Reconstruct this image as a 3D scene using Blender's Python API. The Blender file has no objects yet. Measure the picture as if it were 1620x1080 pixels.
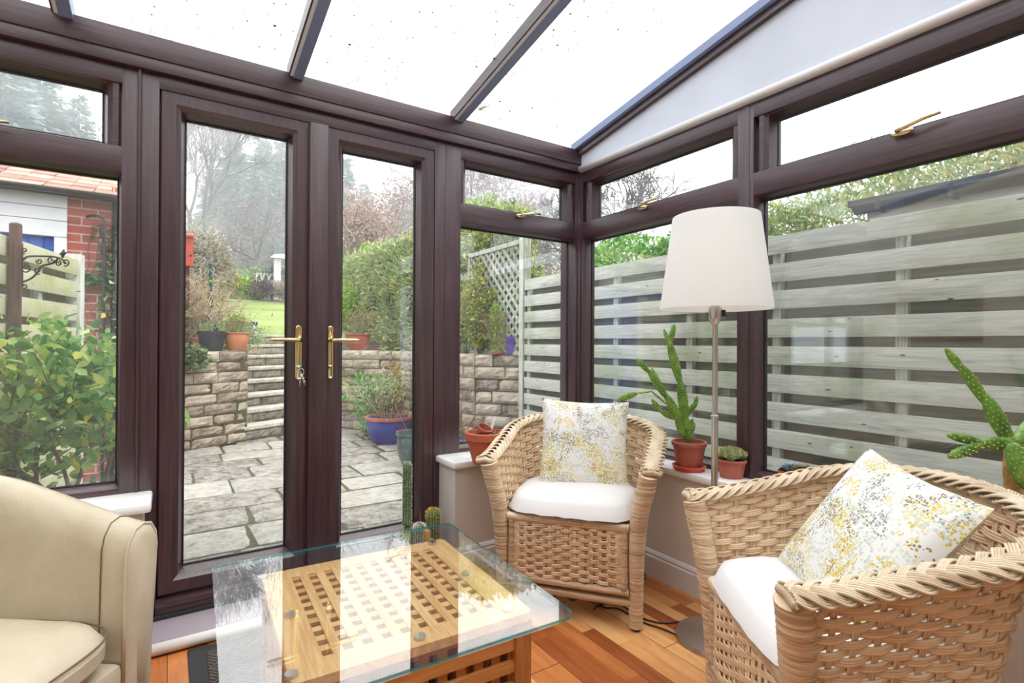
import bpy, bmesh, math, random, zlib
import numpy as np
from mathutils import Vector, Matrix, noise
random.seed(7); rng = np.random.default_rng(7)
SC = bpy.context.scene
COL = SC.collection
PI = math.pi
# ------------------------------------------------------------------ camera
CAM_Z = 1.12
FPX = 829.45
YAW, PITCH, ROLL = math.radians(33.161), math.radians(0.214), math.radians(0.313)
_F = Vector((math.sin(YAW)*math.cos(PITCH), math.cos(YAW)*math.cos(PITCH), math.sin(PITCH)))
_r = Vector((math.cos(YAW), -math.sin(YAW), 0)); _u = _r.cross(_F)
_R = _r*math.cos(ROLL)+_u*math.sin(ROLL); _U = -_r*math.sin(ROLL)+_u*math.cos(ROLL)
cam_d = bpy.data.cameras.new('camera'); cam = bpy.data.objects.new('camera', cam_d); COL.objects.link(cam)
cam_d.sensor_width = 36; cam_d.lens = FPX/1620*36; cam_d.clip_start = 0.02; cam_d.clip_end = 500
cam.matrix_world = Matrix(((_R.x, _U.x, -_F.x, 0), (_R.y, _U.y, -_F.y, 0), (_R.z, _U.z, -_F.z, CAM_Z), (0, 0, 0, 1)))
SC.camera = cam
# ------------------------------------------------------------------ world, light, exposure
W = bpy.data.worlds.new('sky'); SC.world = W; W.use_nodes = True
wn = W.node_tree.nodes; wl = W.node_tree.links
bg = wn['Background']
tc = wn.new('ShaderNodeTexCoord'); sx = wn.new('ShaderNodeSeparateXYZ'); rp = wn.new('ShaderNodeValToRGB')
wl.new(tc.outputs['Generated'], sx.inputs[0]); wl.new(sx.outputs['Z'], rp.inputs[0]); wl.new(rp.outputs[0], bg.inputs['Color'])
rp.color_ramp.elements[0].position = 0.0; rp.color_ramp.elements[0].color = (.80, .87, .97, 1)
rp.color_ramp.elements[1].position = 0.5; rp.color_ramp.elements[1].color = (.97, .985, 1, 1)
bg.inputs['Strength'].default_value = 2.6
sun_d = bpy.data.lights.new('sun', 'SUN'); sun_d.energy = 1.6; sun_d.angle = math.radians(25); sun_d.color = (1, .95, .87)
sun = bpy.data.objects.new('sun', sun_d); COL.objects.link(sun)
sun.rotation_euler = Vector((-.35, .45, -1)).to_track_quat('-Z', 'Y').to_euler()
SC.view_settings.view_transform = 'Standard'; SC.view_settings.look = 'None'
SC.view_settings.exposure = 0.22; SC.view_settings.gamma = 1.0; SC.view_settings.use_curve_mapping = False
SC.cycles.transparent_max_bounces = 24; SC.cycles.max_bounces = 8; SC.cycles.diffuse_bounces = 4
SC.cycles.use_denoising = True
SC.cycles.sample_clamp_indirect = 6

def at(px, py, t):
    "a point of the place at view depth t seen in that direction"
    d = _F + _R*((px-810)/FPX) + _U*((540-py)/FPX)
    v = d*t; v.z += CAM_Z
    return v
# ------------------------------------------------------------------ materials
class NT:
    def __init__(s, name):
        s.m = bpy.data.materials.new(name); s.m.use_nodes = True
        s.t = s.m.node_tree; s.n = s.t.nodes; s.l = s.t.links
        s.n.clear(); s.out = s.n.new('ShaderNodeOutputMaterial')
    def node(s, typ, **kw):
        n = s.n.new('ShaderNode'+typ)
        for k, v in kw.items():
            setattr(n, k, v)
        return n
    def link(s, a, b): s.l.new(a, b)
    def setin(s, n, key, v):
        if v is None: return
        if isinstance(v, bpy.types.NodeSocket): s.l.new(v, n.inputs[key])
        else:
            if isinstance(v, tuple) and len(v) == 3 and n.inputs[key].type == 'RGBA': v = v+(1,)
            n.inputs[key].default_value = v
    def coord(s, kind='Object', scale=None, rot=None, loc=None):
        c = s.node('TexCoord').outputs[kind]
        if scale is None and rot is None and loc is None: return c
        mp = s.node('Mapping'); s.link(c, mp.inputs[0])
        if scale: mp.inputs['Scale'].default_value = scale
        if rot: mp.inputs['Rotation'].default_value = rot
        if loc: mp.inputs['Location'].default_value = loc
        return mp.outputs[0]
    def noise(s, vec, scale, detail=4, rough=.55, dist=0, out='Fac'):
        n = s.node('TexNoise'); s.setin(n, 'Vector', vec); n.inputs['Scale'].default_value = scale
        n.inputs['Detail'].default_value = detail; n.inputs['Roughness'].default_value = rough; n.inputs['Distortion'].default_value = dist
        return n.outputs[out]
    def vor(s, vec, scale, feature='F1', out='Distance', rnd=1):
        n = s.node('TexVoronoi', feature=feature); s.setin(n, 'Vector', vec); n.inputs['Scale'].default_value = scale
        n.inputs['Randomness'].default_value = rnd
        return n.outputs[out]
    def ramp(s, fac, stops, const=False):
        n = s.node('ValToRGB'); s.link(fac, n.inputs[0]); e = n.color_ramp.elements
        if const: n.color_ramp.interpolation = 'CONSTANT'
        while len(e) > 1: e.remove(e[-1])
        e[0].position = stops[0][0]; e[0].color = _c(stops[0][1])
        for p, c in stops[1:]:
            q = e.new(p); q.color = _c(c)
        return n.outputs[0]
    def math(s, op, a, b=None, c=None):
        n = s.node('Math', operation=op); s.setin(n, 0, a)
        if b is not None: s.setin(n, 1, b)
        if c is not None: s.setin(n, 2, c)
        return n.outputs[0]
    def mix(s, fac, a, b, blend='MIX'):
        n = s.node('Mix', data_type='RGBA', blend_type=blend)
        s.setin(n, 0, fac)
        for i, v in ((6, a), (7, b)):
            if isinstance(v, bpy.types.NodeSocket): s.link(v, n.inputs[i])
            else: n.inputs[i].default_value = _c(v)
        return n.outputs[2]
    def bump(s, h, strength=.3, dist=.01, normal=None):
        n = s.node('Bump'); s.link(h, n.inputs['Height']); n.inputs['Strength'].default_value = strength; n.inputs['Distance'].default_value = dist
        if normal is not None: s.link(normal, n.inputs['Normal'])
        return n.outputs[0]
    def bsdf(s, color, rough=.5, metal=0, normal=None, spec=None, sub=None, coat=None):
        n = s.node('BsdfPrincipled'); 
        if isinstance(color, bpy.types.NodeSocket): s.link(color, n.inputs['Base Color'])
        else: n.inputs['Base Color'].default_value = _c(color)
        s.setin(n, 'Roughness', rough); n.inputs['Metallic'].default_value = metal
        if normal is not None: s.link(normal, n.inputs['Normal'])
        if spec is not None: n.inputs['Specular IOR Level'].default_value = spec
        if coat is not None: n.inputs['Coat Weight'].default_value = coat
        return n.outputs[0]
    def mixs(s, fac, a, b):
        n = s.node('MixShader'); s.setin(n, 0, fac); s.link(a, n.inputs[1]); s.link(b, n.inputs[2]); return n.outputs[0]
    def done(s, sh): s.link(sh, s.out.inputs[0]); return s.m
def _c(c): 
    if isinstance(c, (int, float)): return (c, c, c, 1)
    return tuple(c)+((1,) if len(c) == 3 else ())
def S(r, g, b):
    "sRGB 0-255 to linear"
    return tuple(((v/255)/12.92 if v/255 <= .04045 else ((v/255+.055)/1.055)**2.4) for v in (r, g, b))
M = {}
def simple(name, col, rough=.5, metal=0, bump=None, vary=None, spec=None, coat=None):
    t = NT(name); co = t.coord(); c = col
    if vary: 
        c = t.mix(t.ramp(t.noise(co, vary[0], 4), [(.35, 0), (.65, 1)]), col, vary[1])
    nm = t.bump(t.noise(co, bump[0], 5), bump[1], bump[2] if len(bump) > 2 else .005) if bump else None
    M[name] = t.done(t.bsdf(c, rough, metal, nm, spec, coat=coat)); return M[name]

# dark mahogany foiled frames
def frame_mat(name, axis):
    t = NT(name); sc = {'x': (3, 90, 90), 'y': (90, 3, 90), 'z': (90, 90, 3)}[axis]
    co = t.coord(scale=sc); g = t.noise(co, 1.0, 5, .65, .4)
    c = t.ramp(g, [(.3, S(48, 32, 38)), (.55, S(70, 47, 54)), (.75, S(90, 64, 70))])
    M[name] = t.done(t.bsdf(c, .34, 0, t.bump(g, .12, .002), .75))
for a in 'xyz': frame_mat('frame_'+a, a)
simple('gasket', (.008, .008, .01), .5)
simple('roof_bar', S(130, 144, 182), .35, 0)
simple('roof_bar_white', S(235, 240, 248), .3)
simple('brass', (.74, .62, .36), .24, 1)
simple('steel', (.62, .60, .57), .28, 1, bump=(120, .03))
simple('steel_bright', (.8, .8, .8), .18, 1)
simple('white_paint', S(232, 230, 230), .45, 0, vary=(3, S(224, 222, 224)))
simple('plaster', S(222, 216, 212), .7, 0, bump=(40, .08), vary=(2.0, S(214, 206, 202)))
simple('gable_paint', S(212, 218, 232), .7, bump=(25, .05), vary=(4, S(204, 211, 226)))
simple('sill_white', S(240, 240, 242), .25)
simple('black_plastic', (.012, .012, .014), .4)
simple('black_rubber', (.02, .02, .022), .7, bump=(300, .2))
simple('soil', S(62, 48, 40), .95, bump=(60, .8, .01), vary=(40, S(96, 80, 66)))
simple('terracotta', S(196, 104, 76), .75, bump=(60, .1), vary=(7, S(176, 90, 66)))
simple('terracotta_red', S(178, 98, 82), .55, vary=(9, S(160, 84, 70)))
simple('terracotta_pale', S(222, 148, 104), .7, vary=(6, S(206, 130, 92)))
simple('saucer_red', S(206, 84, 66), .45)
simple('blue_glaze', S(52, 66, 158), .15, vary=(5, S(40, 50, 130)))
simple('blue_dark_glaze', S(44, 46, 72), .2)
simple('purple_glaze', S(92, 62, 150), .3)
simple('green_glaze', S(92, 116, 112), .15, vary=(12, S(60, 84, 84)))
simple('charcoal_pot', S(48, 52, 60), .5)
simple('blue_paint', S(44, 84, 168), .5)
simple('red_paint', S(206, 84, 58), .6)
simple('bark', S(104, 84, 66), .9, bump=(60, .6), vary=(20, S(150, 130, 104)))
simple('bark_pale', S(168, 150, 126), .9, bump=(60, .5), vary=(20, S(120, 100, 82)))
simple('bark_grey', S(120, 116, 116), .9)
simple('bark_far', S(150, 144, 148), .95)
simple('iron', S(74, 66, 66), .5, .4)
simple('spine', S(226, 196, 120), .6)
simple('wool', S(236, 232, 226), .95)
simple('flower_yellow', S(242, 178, 40), .7)
simple('teal_post', S(30, 96, 92), .5)
simple('pebble', S(150, 138, 126), .7)
simple('cream_paint', S(222, 214, 200), .7)

def glass(name, tint=(.985, .995, .99), smear_haze=.0, base=.042, specks=False, smear_scale=1.3):
    t = NT(name)
    g = t.node('NewGeometry'); dt = t.node('VectorMath', operation='DOT_PRODUCT')
    t.link(g.outputs['Incoming'], dt.inputs[0]); t.link(g.outputs['Normal'], dt.inputs[1])
    c = t.math('ABSOLUTE', dt.outputs['Value']); k = t.math('POWER', t.math('SUBTRACT', 1.0, c), 5.0)
    fr = t.math('MULTIPLY_ADD', k, 1-base, base)
    tr = t.node('BsdfTransparent'); tr.inputs[0].default_value = _c(tint)
    gl = t.node('BsdfGlossy'); gl.inputs['Roughness'].default_value = 0.0; gl.inputs[0].default_value = (1, 1, 1, 1)
    sh = t.mixs(fr, tr.outputs[0], gl.outputs[0])
    if smear_haze or specks:
        co = t.coord('Object'); df = t.node('BsdfDiffuse'); tl = t.node('BsdfTranslucent')
        if specks:
            v = t.vor(co, 22); mask = t.math('GREATER_THAN', t.noise(co, 2.0, 3), .52)
            small = t.math('LESS_THAN', v, .085)
            f = t.math('MULTIPLY', small, mask)
            v2 = t.math('MULTIPLY', t.math('LESS_THAN', t.vor(co, 9), .055), mask)
            f = t.math('MAXIMUM', f, v2)
            df.inputs[0].default_value = (.03, .03, .02, 1)
            sh = t.mixs(f, sh, df.outputs[0])
        if smear_haze:  # pale smears on the pane, also standing in for haze over the view
            d2 = t.node('BsdfDiffuse'); d2.inputs[0].default_value = (.8, .84, .86, 1); tl.inputs[0].default_value = (.8, .86, .9, 1)
            f = t.ramp(t.noise(co, smear_scale, 5, .6, 1.2), [(.35, .25), (.7, 1.0)])
            f = t.math('MULTIPLY', f, smear_haze)
            sh = t.mixs(f, sh, t.mixs(.75, d2.outputs[0], tl.outputs[0]))
    M[name] = t.done(sh); return M[name]
glass('window_glass', smear_haze=.055)
glass('side_glass', smear_haze=.03, base=.065)
glass('roof_glass', smear_haze=.02, specks=True)
glass('table_glass', tint=(.985, .996, .992), base=.13)
t = NT('glass_edge'); e = t.bsdf(S(40, 150, 160), .08); tr = t.node('BsdfTransparent'); tr.inputs[0].default_value = (.45, .85, .85, 1)
M['glass_edge'] = t.done(t.mixs(.45, e, tr.outputs[0]))

# parquet
t = NT('parquet'); co = t.coord(); sp = t.node('SeparateXYZ'); t.link(co, sp.inputs[0])
X, Y = sp.outputs[0], sp.outputs[1]
row = t.math('FLOOR', t.math('DIVIDE', X, .064))
wr = t.node('TexWhiteNoise', noise_dimensions='1D'); t.link(row, wr.inputs['W'])
yy = t.math('ADD', t.math('DIVIDE', Y, .42), t.math('MULTIPLY', wr.outputs['Value'], 7.3))
cell = t.math('FLOOR', yy)
cb = t.node('CombineXYZ'); t.link(row, cb.inputs[0]); t.link(cell, cb.inputs[1])
wc = t.node('TexWhiteNoise', noise_dimensions='3D'); t.link(cb.outputs[0], wc.inputs['Vector'])
mp = t.node('Mapping'); t.link(co, mp.inputs[0]); mp.inputs['Scale'].default_value = (26, 3, 1)
ad = t.node('VectorMath', operation='ADD'); t.link(mp.outputs[0], ad.inputs[0])
sc = t.node('VectorMath', operation='SCALE'); t.link(wc.outputs['Color'], sc.inputs[0]); sc.inputs['Scale'].default_value = 9.0; t.link(sc.outputs[0], ad.inputs[1])
g = t.noise(ad.outputs[0], 1.0, 6, .6, 1.6)
val = t.math('ADD', t.math('MULTIPLY', wc.outputs['Value'], .62), t.math('MULTIPLY', g, .45))
col = t.ramp(val, [(.12, S(122, 60, 30)), (.35, S(162, 90, 46)), (.6, S(202, 128, 72)), (.85, S(230, 178, 118))])
fx = t.math('FRACT', t.math('DIVIDE', X, .192)); fy = t.math('FRACT', t.math('ADD', t.math('DIVIDE', Y, 1.26), t.math('MULTIPLY', t.math('FLOOR', t.math('DIVIDE', X, .192)), .37)))
seam = t.math('MAXIMUM', t.math('LESS_THAN', fx, .012), t.math('LESS_THAN', fy, .0022))
col = t.mix(seam, col, S(50, 22, 10))
M['parquet'] = t.done(t.bsdf(col, t.math('MULTIPLY_ADD', g, .2, .22), 0, t.bump(t.math('SUBTRACT', t.math('MULTIPLY', g, .1), seam), .15, .002), .5))

# pale oak table
def wood(name, c0, c1, c2, scale, rough=.45):
    t = NT(name); co = t.coord(scale=scale); g = t.noise(co, 1.0, 6, .6, .8)
    rnd = t.node('NewGeometry').outputs['Random Per Island']
    v = t.math('ADD', t.math('MULTIPLY', g, .8), t.math('MULTIPLY', rnd, .25))
    c = t.ramp(v, [(.3, c0), (.55, c1), (.8, c2)])
    M[name] = t.done(t.bsdf(c, rough, 0, t.bump(g, .15, .002)))
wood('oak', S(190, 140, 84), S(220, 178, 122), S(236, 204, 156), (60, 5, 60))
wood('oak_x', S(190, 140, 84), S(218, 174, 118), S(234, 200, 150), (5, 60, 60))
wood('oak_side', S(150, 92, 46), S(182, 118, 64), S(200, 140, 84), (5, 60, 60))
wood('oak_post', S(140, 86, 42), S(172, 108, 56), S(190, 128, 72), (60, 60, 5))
def grey_wood(name, scale, tint=0, wash=None):
    t = NT(name); co = t.coord(scale=scale); g = t.noise(co, 1.0, 8, .72, 1.4)
    rnd = t.node('NewGeometry').outputs['Random Per Island']
    v = t.math('ADD', t.math('MULTIPLY', g, .8), t.math('MULTIPLY', rnd, .2))
    c = t.ramp(v, [(.34, S(100, 102, 94)), (.45, S(160, 163, 154)), (.53, S(190, 193, 185)), (.66, S(214, 216, 208))])
    moss = t.ramp(t.noise(t.coord(), 1.6, 5, .6), [(.47, 0), (.62, 1)])
    c = t.mix(t.math('MULTIPLY', moss, .55+tint), c, S(146, 160, 104))
    co2 = t.coord(); kn = t.vor(t.coord(scale=(1, 2.2, 7)), 2.4)
    c = t.mix(t.ramp(kn, [(.05, 1), (.085, 0)]), c, S(72, 66, 60))
    if wash: c = t.mix(.5, c, wash)
    M[name] = t.done(t.bsdf(c, .85, 0, t.bump(g, .5, .003)))
grey_wood('fence_wood', (40, 2.5, 40))
grey_wood('fence_wood_mossy', (40, 3, 40), .55, S(196, 190, 138))
grey_wood('post_wood', (40, 40, 3), -.2)
wood('old_post', S(70, 50, 44), S(100, 76, 66), S(128, 100, 86), (50, 50, 3), .85)
wood('fence_back', S(96, 94, 84), S(122, 120, 108), S(146, 144, 130), (40, 2.5, 40), .9)

# stone
def stone(name, c0, c1, c2, sc=9, bump=.6, isl=.3):
    t = NT(name); co = t.coord()
    rnd = t.node('NewGeometry').outputs['Random Per Island']
    n1 = t.noise(co, sc, 8, .7, .3); n2 = t.noise(co, sc*6, 4, .7)
    v = t.math('ADD', t.math('ADD', t.math('MULTIPLY', n1, .75), t.math('MULTIPLY', n2, .3)), t.math('MULTIPLY', t.math('SUBTRACT', rnd, .5), isl))
    c = t.ramp(v, [(.34, c0), (.5, c1), (.68, c2)])
    h = t.math('ADD', n1, t.math('MULTIPLY', n2, .6))
    M[name] = t.done(t.bsdf(c, .9, 0, t.bump(h, bump, .012)))
stone('paving', S(88, 84, 79), S(164, 159, 152), S(196, 192, 185), 13, .8, .16)
stone('wall_stone', S(104, 92, 80), S(170, 154, 138), S(204, 190, 172), 8, 1.0, .25)
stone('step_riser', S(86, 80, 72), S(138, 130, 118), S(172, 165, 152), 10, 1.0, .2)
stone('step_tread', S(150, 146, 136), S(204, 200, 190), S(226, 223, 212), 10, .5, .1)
stone('mortar', S(52, 50, 40), S(80, 78, 58), S(100, 98, 70), 20, .4, 0)

# brick (garage)
t = NT('brick'); co = t.coord(rot=(PI/2, 0, 0)); b = t.node('TexBrick'); t.link(co, b.inputs['Vector'])
b.inputs['Color1'].default_value = _c(S(170, 74, 62)); b.inputs['Color2'].default_value = _c(S(136, 62, 60)); b.inputs['Mortar'].default_value = _c(S(186, 176, 166))
b.inputs['Scale'].default_value = 1; b.inputs['Brick Width'].default_value = .225; b.inputs['Row Height'].default_value = .075; b.inputs['Mortar Size'].default_value = .006
c = t.mix(t.math('MULTIPLY', t.noise(co, 14, 5), .5), b.outputs['Color'], S(190, 130, 118))
M['brick'] = t.done(t.bsdf(c, .9, 0, t.bump(b.outputs['Fac'], -.4, .006)))

# wicker
def wicker(name, c0, c1, c2, band=False):
    t = NT(name); co = t.coord(); rnd = t.node('NewGeometry').outputs['Random Per Island']
    n = t.noise(co, 14, 4, .6); n2 = t.noise(co, 3, 3)
    v = t.math('ADD', t.math('MULTIPLY', n, .55), t.math('ADD', t.math('MULTIPLY', rnd, .3), t.math('MULTIPLY', n2, .2)))
    c = t.ramp(v, [(.3, c0), (.52, c1), (.8, c2)])
    nm = None
    if band:
        b = t.noise(t.coord(scale=(2, 2, 150)), 1.0, 2); c = t.mix(t.ramp(b, [(.38, .55), (.52, 0)]), c, S(150, 112, 76)); nm = t.bump(b, .8, .003)
    M[name] = t.done(t.bsdf(c, .42, 0, nm))
wicker('cane', S(206, 168, 130), S(230, 200, 165), S(242, 222, 194))
wicker('cane_rim', S(190, 164, 134), S(222, 202, 174), S(236, 220, 198))
wicker('cane_leg', S(208, 172, 134), S(232, 204, 170), S(242, 222, 194), True)

# fabrics
simple('seat_cloth', S(228, 226, 228), .9, bump=(9, .25, .01))
t = NT('floral'); co = t.coord()
wob = t.noise(co, 12, 3, out='Color'); ad = t.node('VectorMath', operation='ADD'); sw = t.node('VectorMath', operation='SCALE'); sw.inputs['Scale'].default_value = .02
t.link(wob, sw.inputs[0]); t.link(sw.outputs[0], ad.inputs[0]); t.link(co, ad.inputs[1]); cw = ad.outputs[0]
base = (.86, .86, .87)
def dots(colour, sc, clus, thr, rad, seed, prev):
    mp = t.node('Mapping'); t.link(cw, mp.inputs[0]); mp.inputs['Location'].default_value = (seed, seed*1.7, seed*.3)
    d = t.vor(mp.outputs[0], sc, rnd=.75); rnd = t.vor(mp.outputs[0], sc, out='Color', rnd=.75)
    cl = t.noise(mp.outputs[0], clus, 3, .55)
    f = t.math('MULTIPLY', t.math('LESS_THAN', d, rad), t.math('GREATER_THAN', cl, thr))
    sp = t.node('SeparateColor'); t.link(rnd, sp.inputs[0])
    f = t.math('MULTIPLY', f, t.math('GREATER_THAN', sp.outputs[0], .22))
    cc = t.mix(sp.outputs[1], colour[0], colour[1])
    return t.mix(f, prev, cc)
c = dots((S(222, 230, 206), S(204, 212, 212)), 110, 7, .47, .48, 5.1, base)
c = dots((S(224, 212, 140), S(230, 222, 170)), 150, 8, .52, .50, 1.3, c)
c = dots((S(140, 142, 150), S(182, 184, 180)), 145, 9, .545, .46, 8.7, c)
c = dots((S(212, 186, 76), S(230, 206, 104)), 140, 8.5, .545, .47, 3.9, c)
c = dots((S(190, 152, 58), S(118, 120, 134)), 150, 13, .60, .46, 12.2, c)
M['floral'] = t.done(t.bsdf(c, .85, 0, t.bump(t.noise(co, 700, 2), .15, .001)))
t = NT('leather'); co = t.coord(); v = t.vor(co, 320); n = t.noise(co, 7, 5, .6, .8)
cr = t.ramp(t.noise(co, 5, 6, .62, 2.4), [(.46, 0), (.5, 1), (.54, 0)])
c = t.mix(t.ramp(n, [(.3, 0), (.7, 1)]), S(202, 191, 171), S(188, 176, 153))
h = t.math('ADD', t.math('MULTIPLY', v, .12), t.math('MULTIPLY', n, .5)); h = t.math('SUBTRACT', h, t.math('MULTIPLY', cr, .05))
M['leather'] = t.done(t.bsdf(c, .42, 0, t.bump(h, .35, .006), .45))
simple('leather_thread', S(112, 92, 70), .7)
t = NT('lampshade'); d = t.node('BsdfDiffuse'); d.inputs[0].default_value = _c((.96, .96, .97)); tl = t.node('BsdfTranslucent'); tl.inputs[0].default_value = _c((.96, .96, .96))
M['lampshade'] = t.done(t.mixs(.4, d.outputs[0], tl.outputs[0]))
t = NT('bulb'); em = t.node('Emission'); em.inputs[0].default_value = (1, .75, .42, 1); em.inputs[1].default_value = 2; M['bulb'] = t.done(em.outputs[0])
# step vinyl with circles
t = NT('vinyl'); co = t.coord(); v = t.vor(co, 13, rnd=.25)
c = t.mix(t.ramp(v, [(.0, 1), (.30, 1), (.36, 0)]), S(146, 136, 148), S(120, 108, 122))
c = t.mix(t.math('MULTIPLY', t.noise(co, 6, 4), .4), c, S(176, 160, 164))
M['vinyl'] = t.done(t.bsdf(c, .4))
# door mat
t = NT('mat_ribs'); co = t.coord(rot=(0, 0, .8)); co2 = t.coord(rot=(0, 0, -.8))
w1 = t.node('TexWave'); t.link(co, w1.inputs[0]); w1.inputs['Scale'].default_value = 22; w1.inputs['Distortion'].default_value = .3
w2 = t.node('TexWave'); t.link(co2, w2.inputs[0]); w2.inputs['Scale'].default_value = 22; w2.inputs['Distortion'].default_value = .3
ck = t.node('TexChecker'); t.link(t.coord(rot=(0, 0, .8)), ck.inputs[0]); ck.inputs['Scale'].default_value = 14
h = t.mix(ck.outputs['Fac'], w1.outputs['Color'], w2.outputs['Color'])
M['mat_ribs'] = t.done(t.bsdf(t.mix(h, S(40, 34, 32), S(104, 92, 84)), .95, 0, t.bump(h, 1, .006)))
# roof tiles
t = NT('roof_tile'); co = t.coord(); rnd = t.node('NewGeometry').outputs['Random Per Island']
c = t.ramp(t.math('ADD', t.math('MULTIPLY', rnd, .5), t.math('MULTIPLY', t.noise(co, 5, 5), .6)), [(.3, S(150, 110, 98)), (.6, S(184, 146, 130)), (.85, S(200, 170, 156))])
M['roof_tile'] = t.done(t.bsdf(c, .85))
# lawn & ground
t = NT('lawn'); co = t.coord(); n = t.noise(co, .7, 5); n2 = t.noise(co, 14, 5, .7)
c = t.ramp(t.math('ADD', t.math('MULTIPLY', n, .6), t.math('MULTIPLY', n2, .45)), [(.35, S(116, 134, 78)), (.55, S(146, 162, 100)), (.75, S(168, 181, 120))])
M['lawn'] = t.done(t.bsdf(c, .95, 0, t.bump(n2, .6, .03), .1))
t = NT('woodland_floor'); co = t.coord(); n = t.noise(co, .35, 6, .65)
M['woodland_floor'] = t.done(t.bsdf(t.ramp(n, [(.35, S(92, 84, 76)), (.5, S(120, 118, 100)), (.65, S(108, 118, 84))]), .95, 0, t.bump(t.noise(co, 3, 6), 1, .2), .1))
def leafmat(name, stops, rough=.5, trans=.25):
    t = NT(name); rnd = t.node('NewGeometry').outputs['Random Per Island']
    c = t.ramp(rnd, stops); b = t.bsdf(c, rough, 0, None, .35)
    if trans:
        tl = t.node('BsdfTranslucent'); t.link(c, tl.inputs[0]); b = t.mixs(trans, b, tl.outputs[0])
    M[name] = t.done(b)
leafmat('leaf_camellia', [(0, S(84, 134, 70)), (.4, S(130, 176, 98)), (.75, S(176, 208, 126)), (.93, S(206, 216, 110)), (1, S(222, 206, 76))], .3, .35)
leafmat('leaf_grass', [(0, S(120, 150, 60)), (.6, S(170, 190, 96)), (1, S(210, 216, 150))], .5, .3)
leafmat('leaf_hedge', [(0, S(96, 118, 66)), (.4, S(146, 162, 84)), (.75, S(188, 190, 100)), (1, S(214, 200, 110))], .7, .2)
leafmat('leaf_conifer_hedge', [(0, S(130, 154, 110)), (.5, S(166, 186, 130)), (.85, S(200, 206, 130)), (1, S(216, 200, 130))], .7, .2)
leafmat('leaf_laurel', [(0, S(76, 130, 60)), (.5, S(120, 176, 82)), (1, S(170, 208, 110))], .35, .25)
leafmat('leaf_light', [(0, S(140, 176, 124)), (.5, S(176, 204, 144)), (1, S(212, 218, 156))], .5, .3)
leafmat('leaf_dark', [(0, S(40, 66, 44)), (.5, S(62, 92, 58)), (1, S(96, 120, 72))], .6, .2)
leafmat('leaf_ivy', [(0, S(60, 92, 48)), (.5, S(110, 138, 80)), (1, S(196, 204, 160))], .5, .2)
leafmat('leaf_far_conifer', [(0, S(110, 134, 132)), (.5, S(140, 164, 162)), (1, S(170, 188, 184))], .9, .1)  # distance haze put into the leaf colour: paler and bluer
leafmat('leaf_copper', [(0, S(150, 120, 116)), (.5, S(186, 158, 150)), (1, S(214, 196, 186))], .8, .2)
leafmat('leaf_purple', [(0, S(86, 64, 86)), (.5, S(118, 92, 116)), (1, S(150, 128, 140))], .8, .2)
leafmat('leaf_heath', [(0, S(140, 142, 126)), (.5, S(178, 174, 158)), (1, S(206, 184, 176))], .8, .2)
leafmat('leaf_lime', [(0, S(120, 160, 50)), (.5, S(160, 196, 70)), (1, S(196, 220, 110))], .6, .3)
leafmat('leaf_pinkish', [(0, S(196, 150, 120)), (.5, S(214, 180, 120)), (1, S(200, 196, 110))], .6, .3)
leafmat('leaf_pale', [(0, S(196, 194, 170)), (.5, S(216, 214, 196)), (1, S(232, 230, 220))], .7, .3)
leafmat('leaf_dry', [(0, S(150, 112, 84)), (.5, S(176, 146, 110)), (1, S(170, 168, 104))], .8, .2)
leafmat('succulent_brown', [(0, S(84, 84, 58)), (.5, S(110, 96, 74)), (1, S(130, 120, 88))], .4, 0)
leafmat('succulent_blue', [(0, S(90, 122, 134)), (.5, S(120, 152, 166)), (1, S(150, 178, 188))], .4, 0)
simple('twig', S(150, 122, 104), .9)
simple('twig_pale', S(206, 186, 164), .9)
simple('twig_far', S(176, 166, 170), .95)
simple('twig_red', S(150, 96, 80), .8)
t = NT('cactus_pad'); co = t.coord(); n = t.noise(co, 25, 4)
M['cactus_pad'] = t.done(t.bsdf(t.ramp(n, [(.3, S(70, 118, 44)), (.55, S(108, 156, 64)), (.8, S(150, 178, 84))]), .45, 0, t.bump(t.vor(co, 90), .3, .003)))
t = NT('cactus_column'); co = t.coord(); n = t.noise(co, 20, 3)
M['cactus_column'] = t.done(t.bsdf(t.ramp(n, [(.3, S(66, 92, 58)), (.8, S(108, 134, 88))]), .6))
simple('cactus_trunk', S(150, 116, 66), .9, bump=(50, 1, .01), vary=(30, S(196, 160, 100)))
t = NT('painting'); co = t.coord(); M['painting'] = t.done(t.bsdf(t.ramp(t.noise(co, 5, 4), [(.3, S(60, 70, 50)), (.5, S(110, 110, 80)), (.7, S(150, 140, 110))]), .5))
simple('gilt', S(150, 112, 50), .4)

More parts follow.
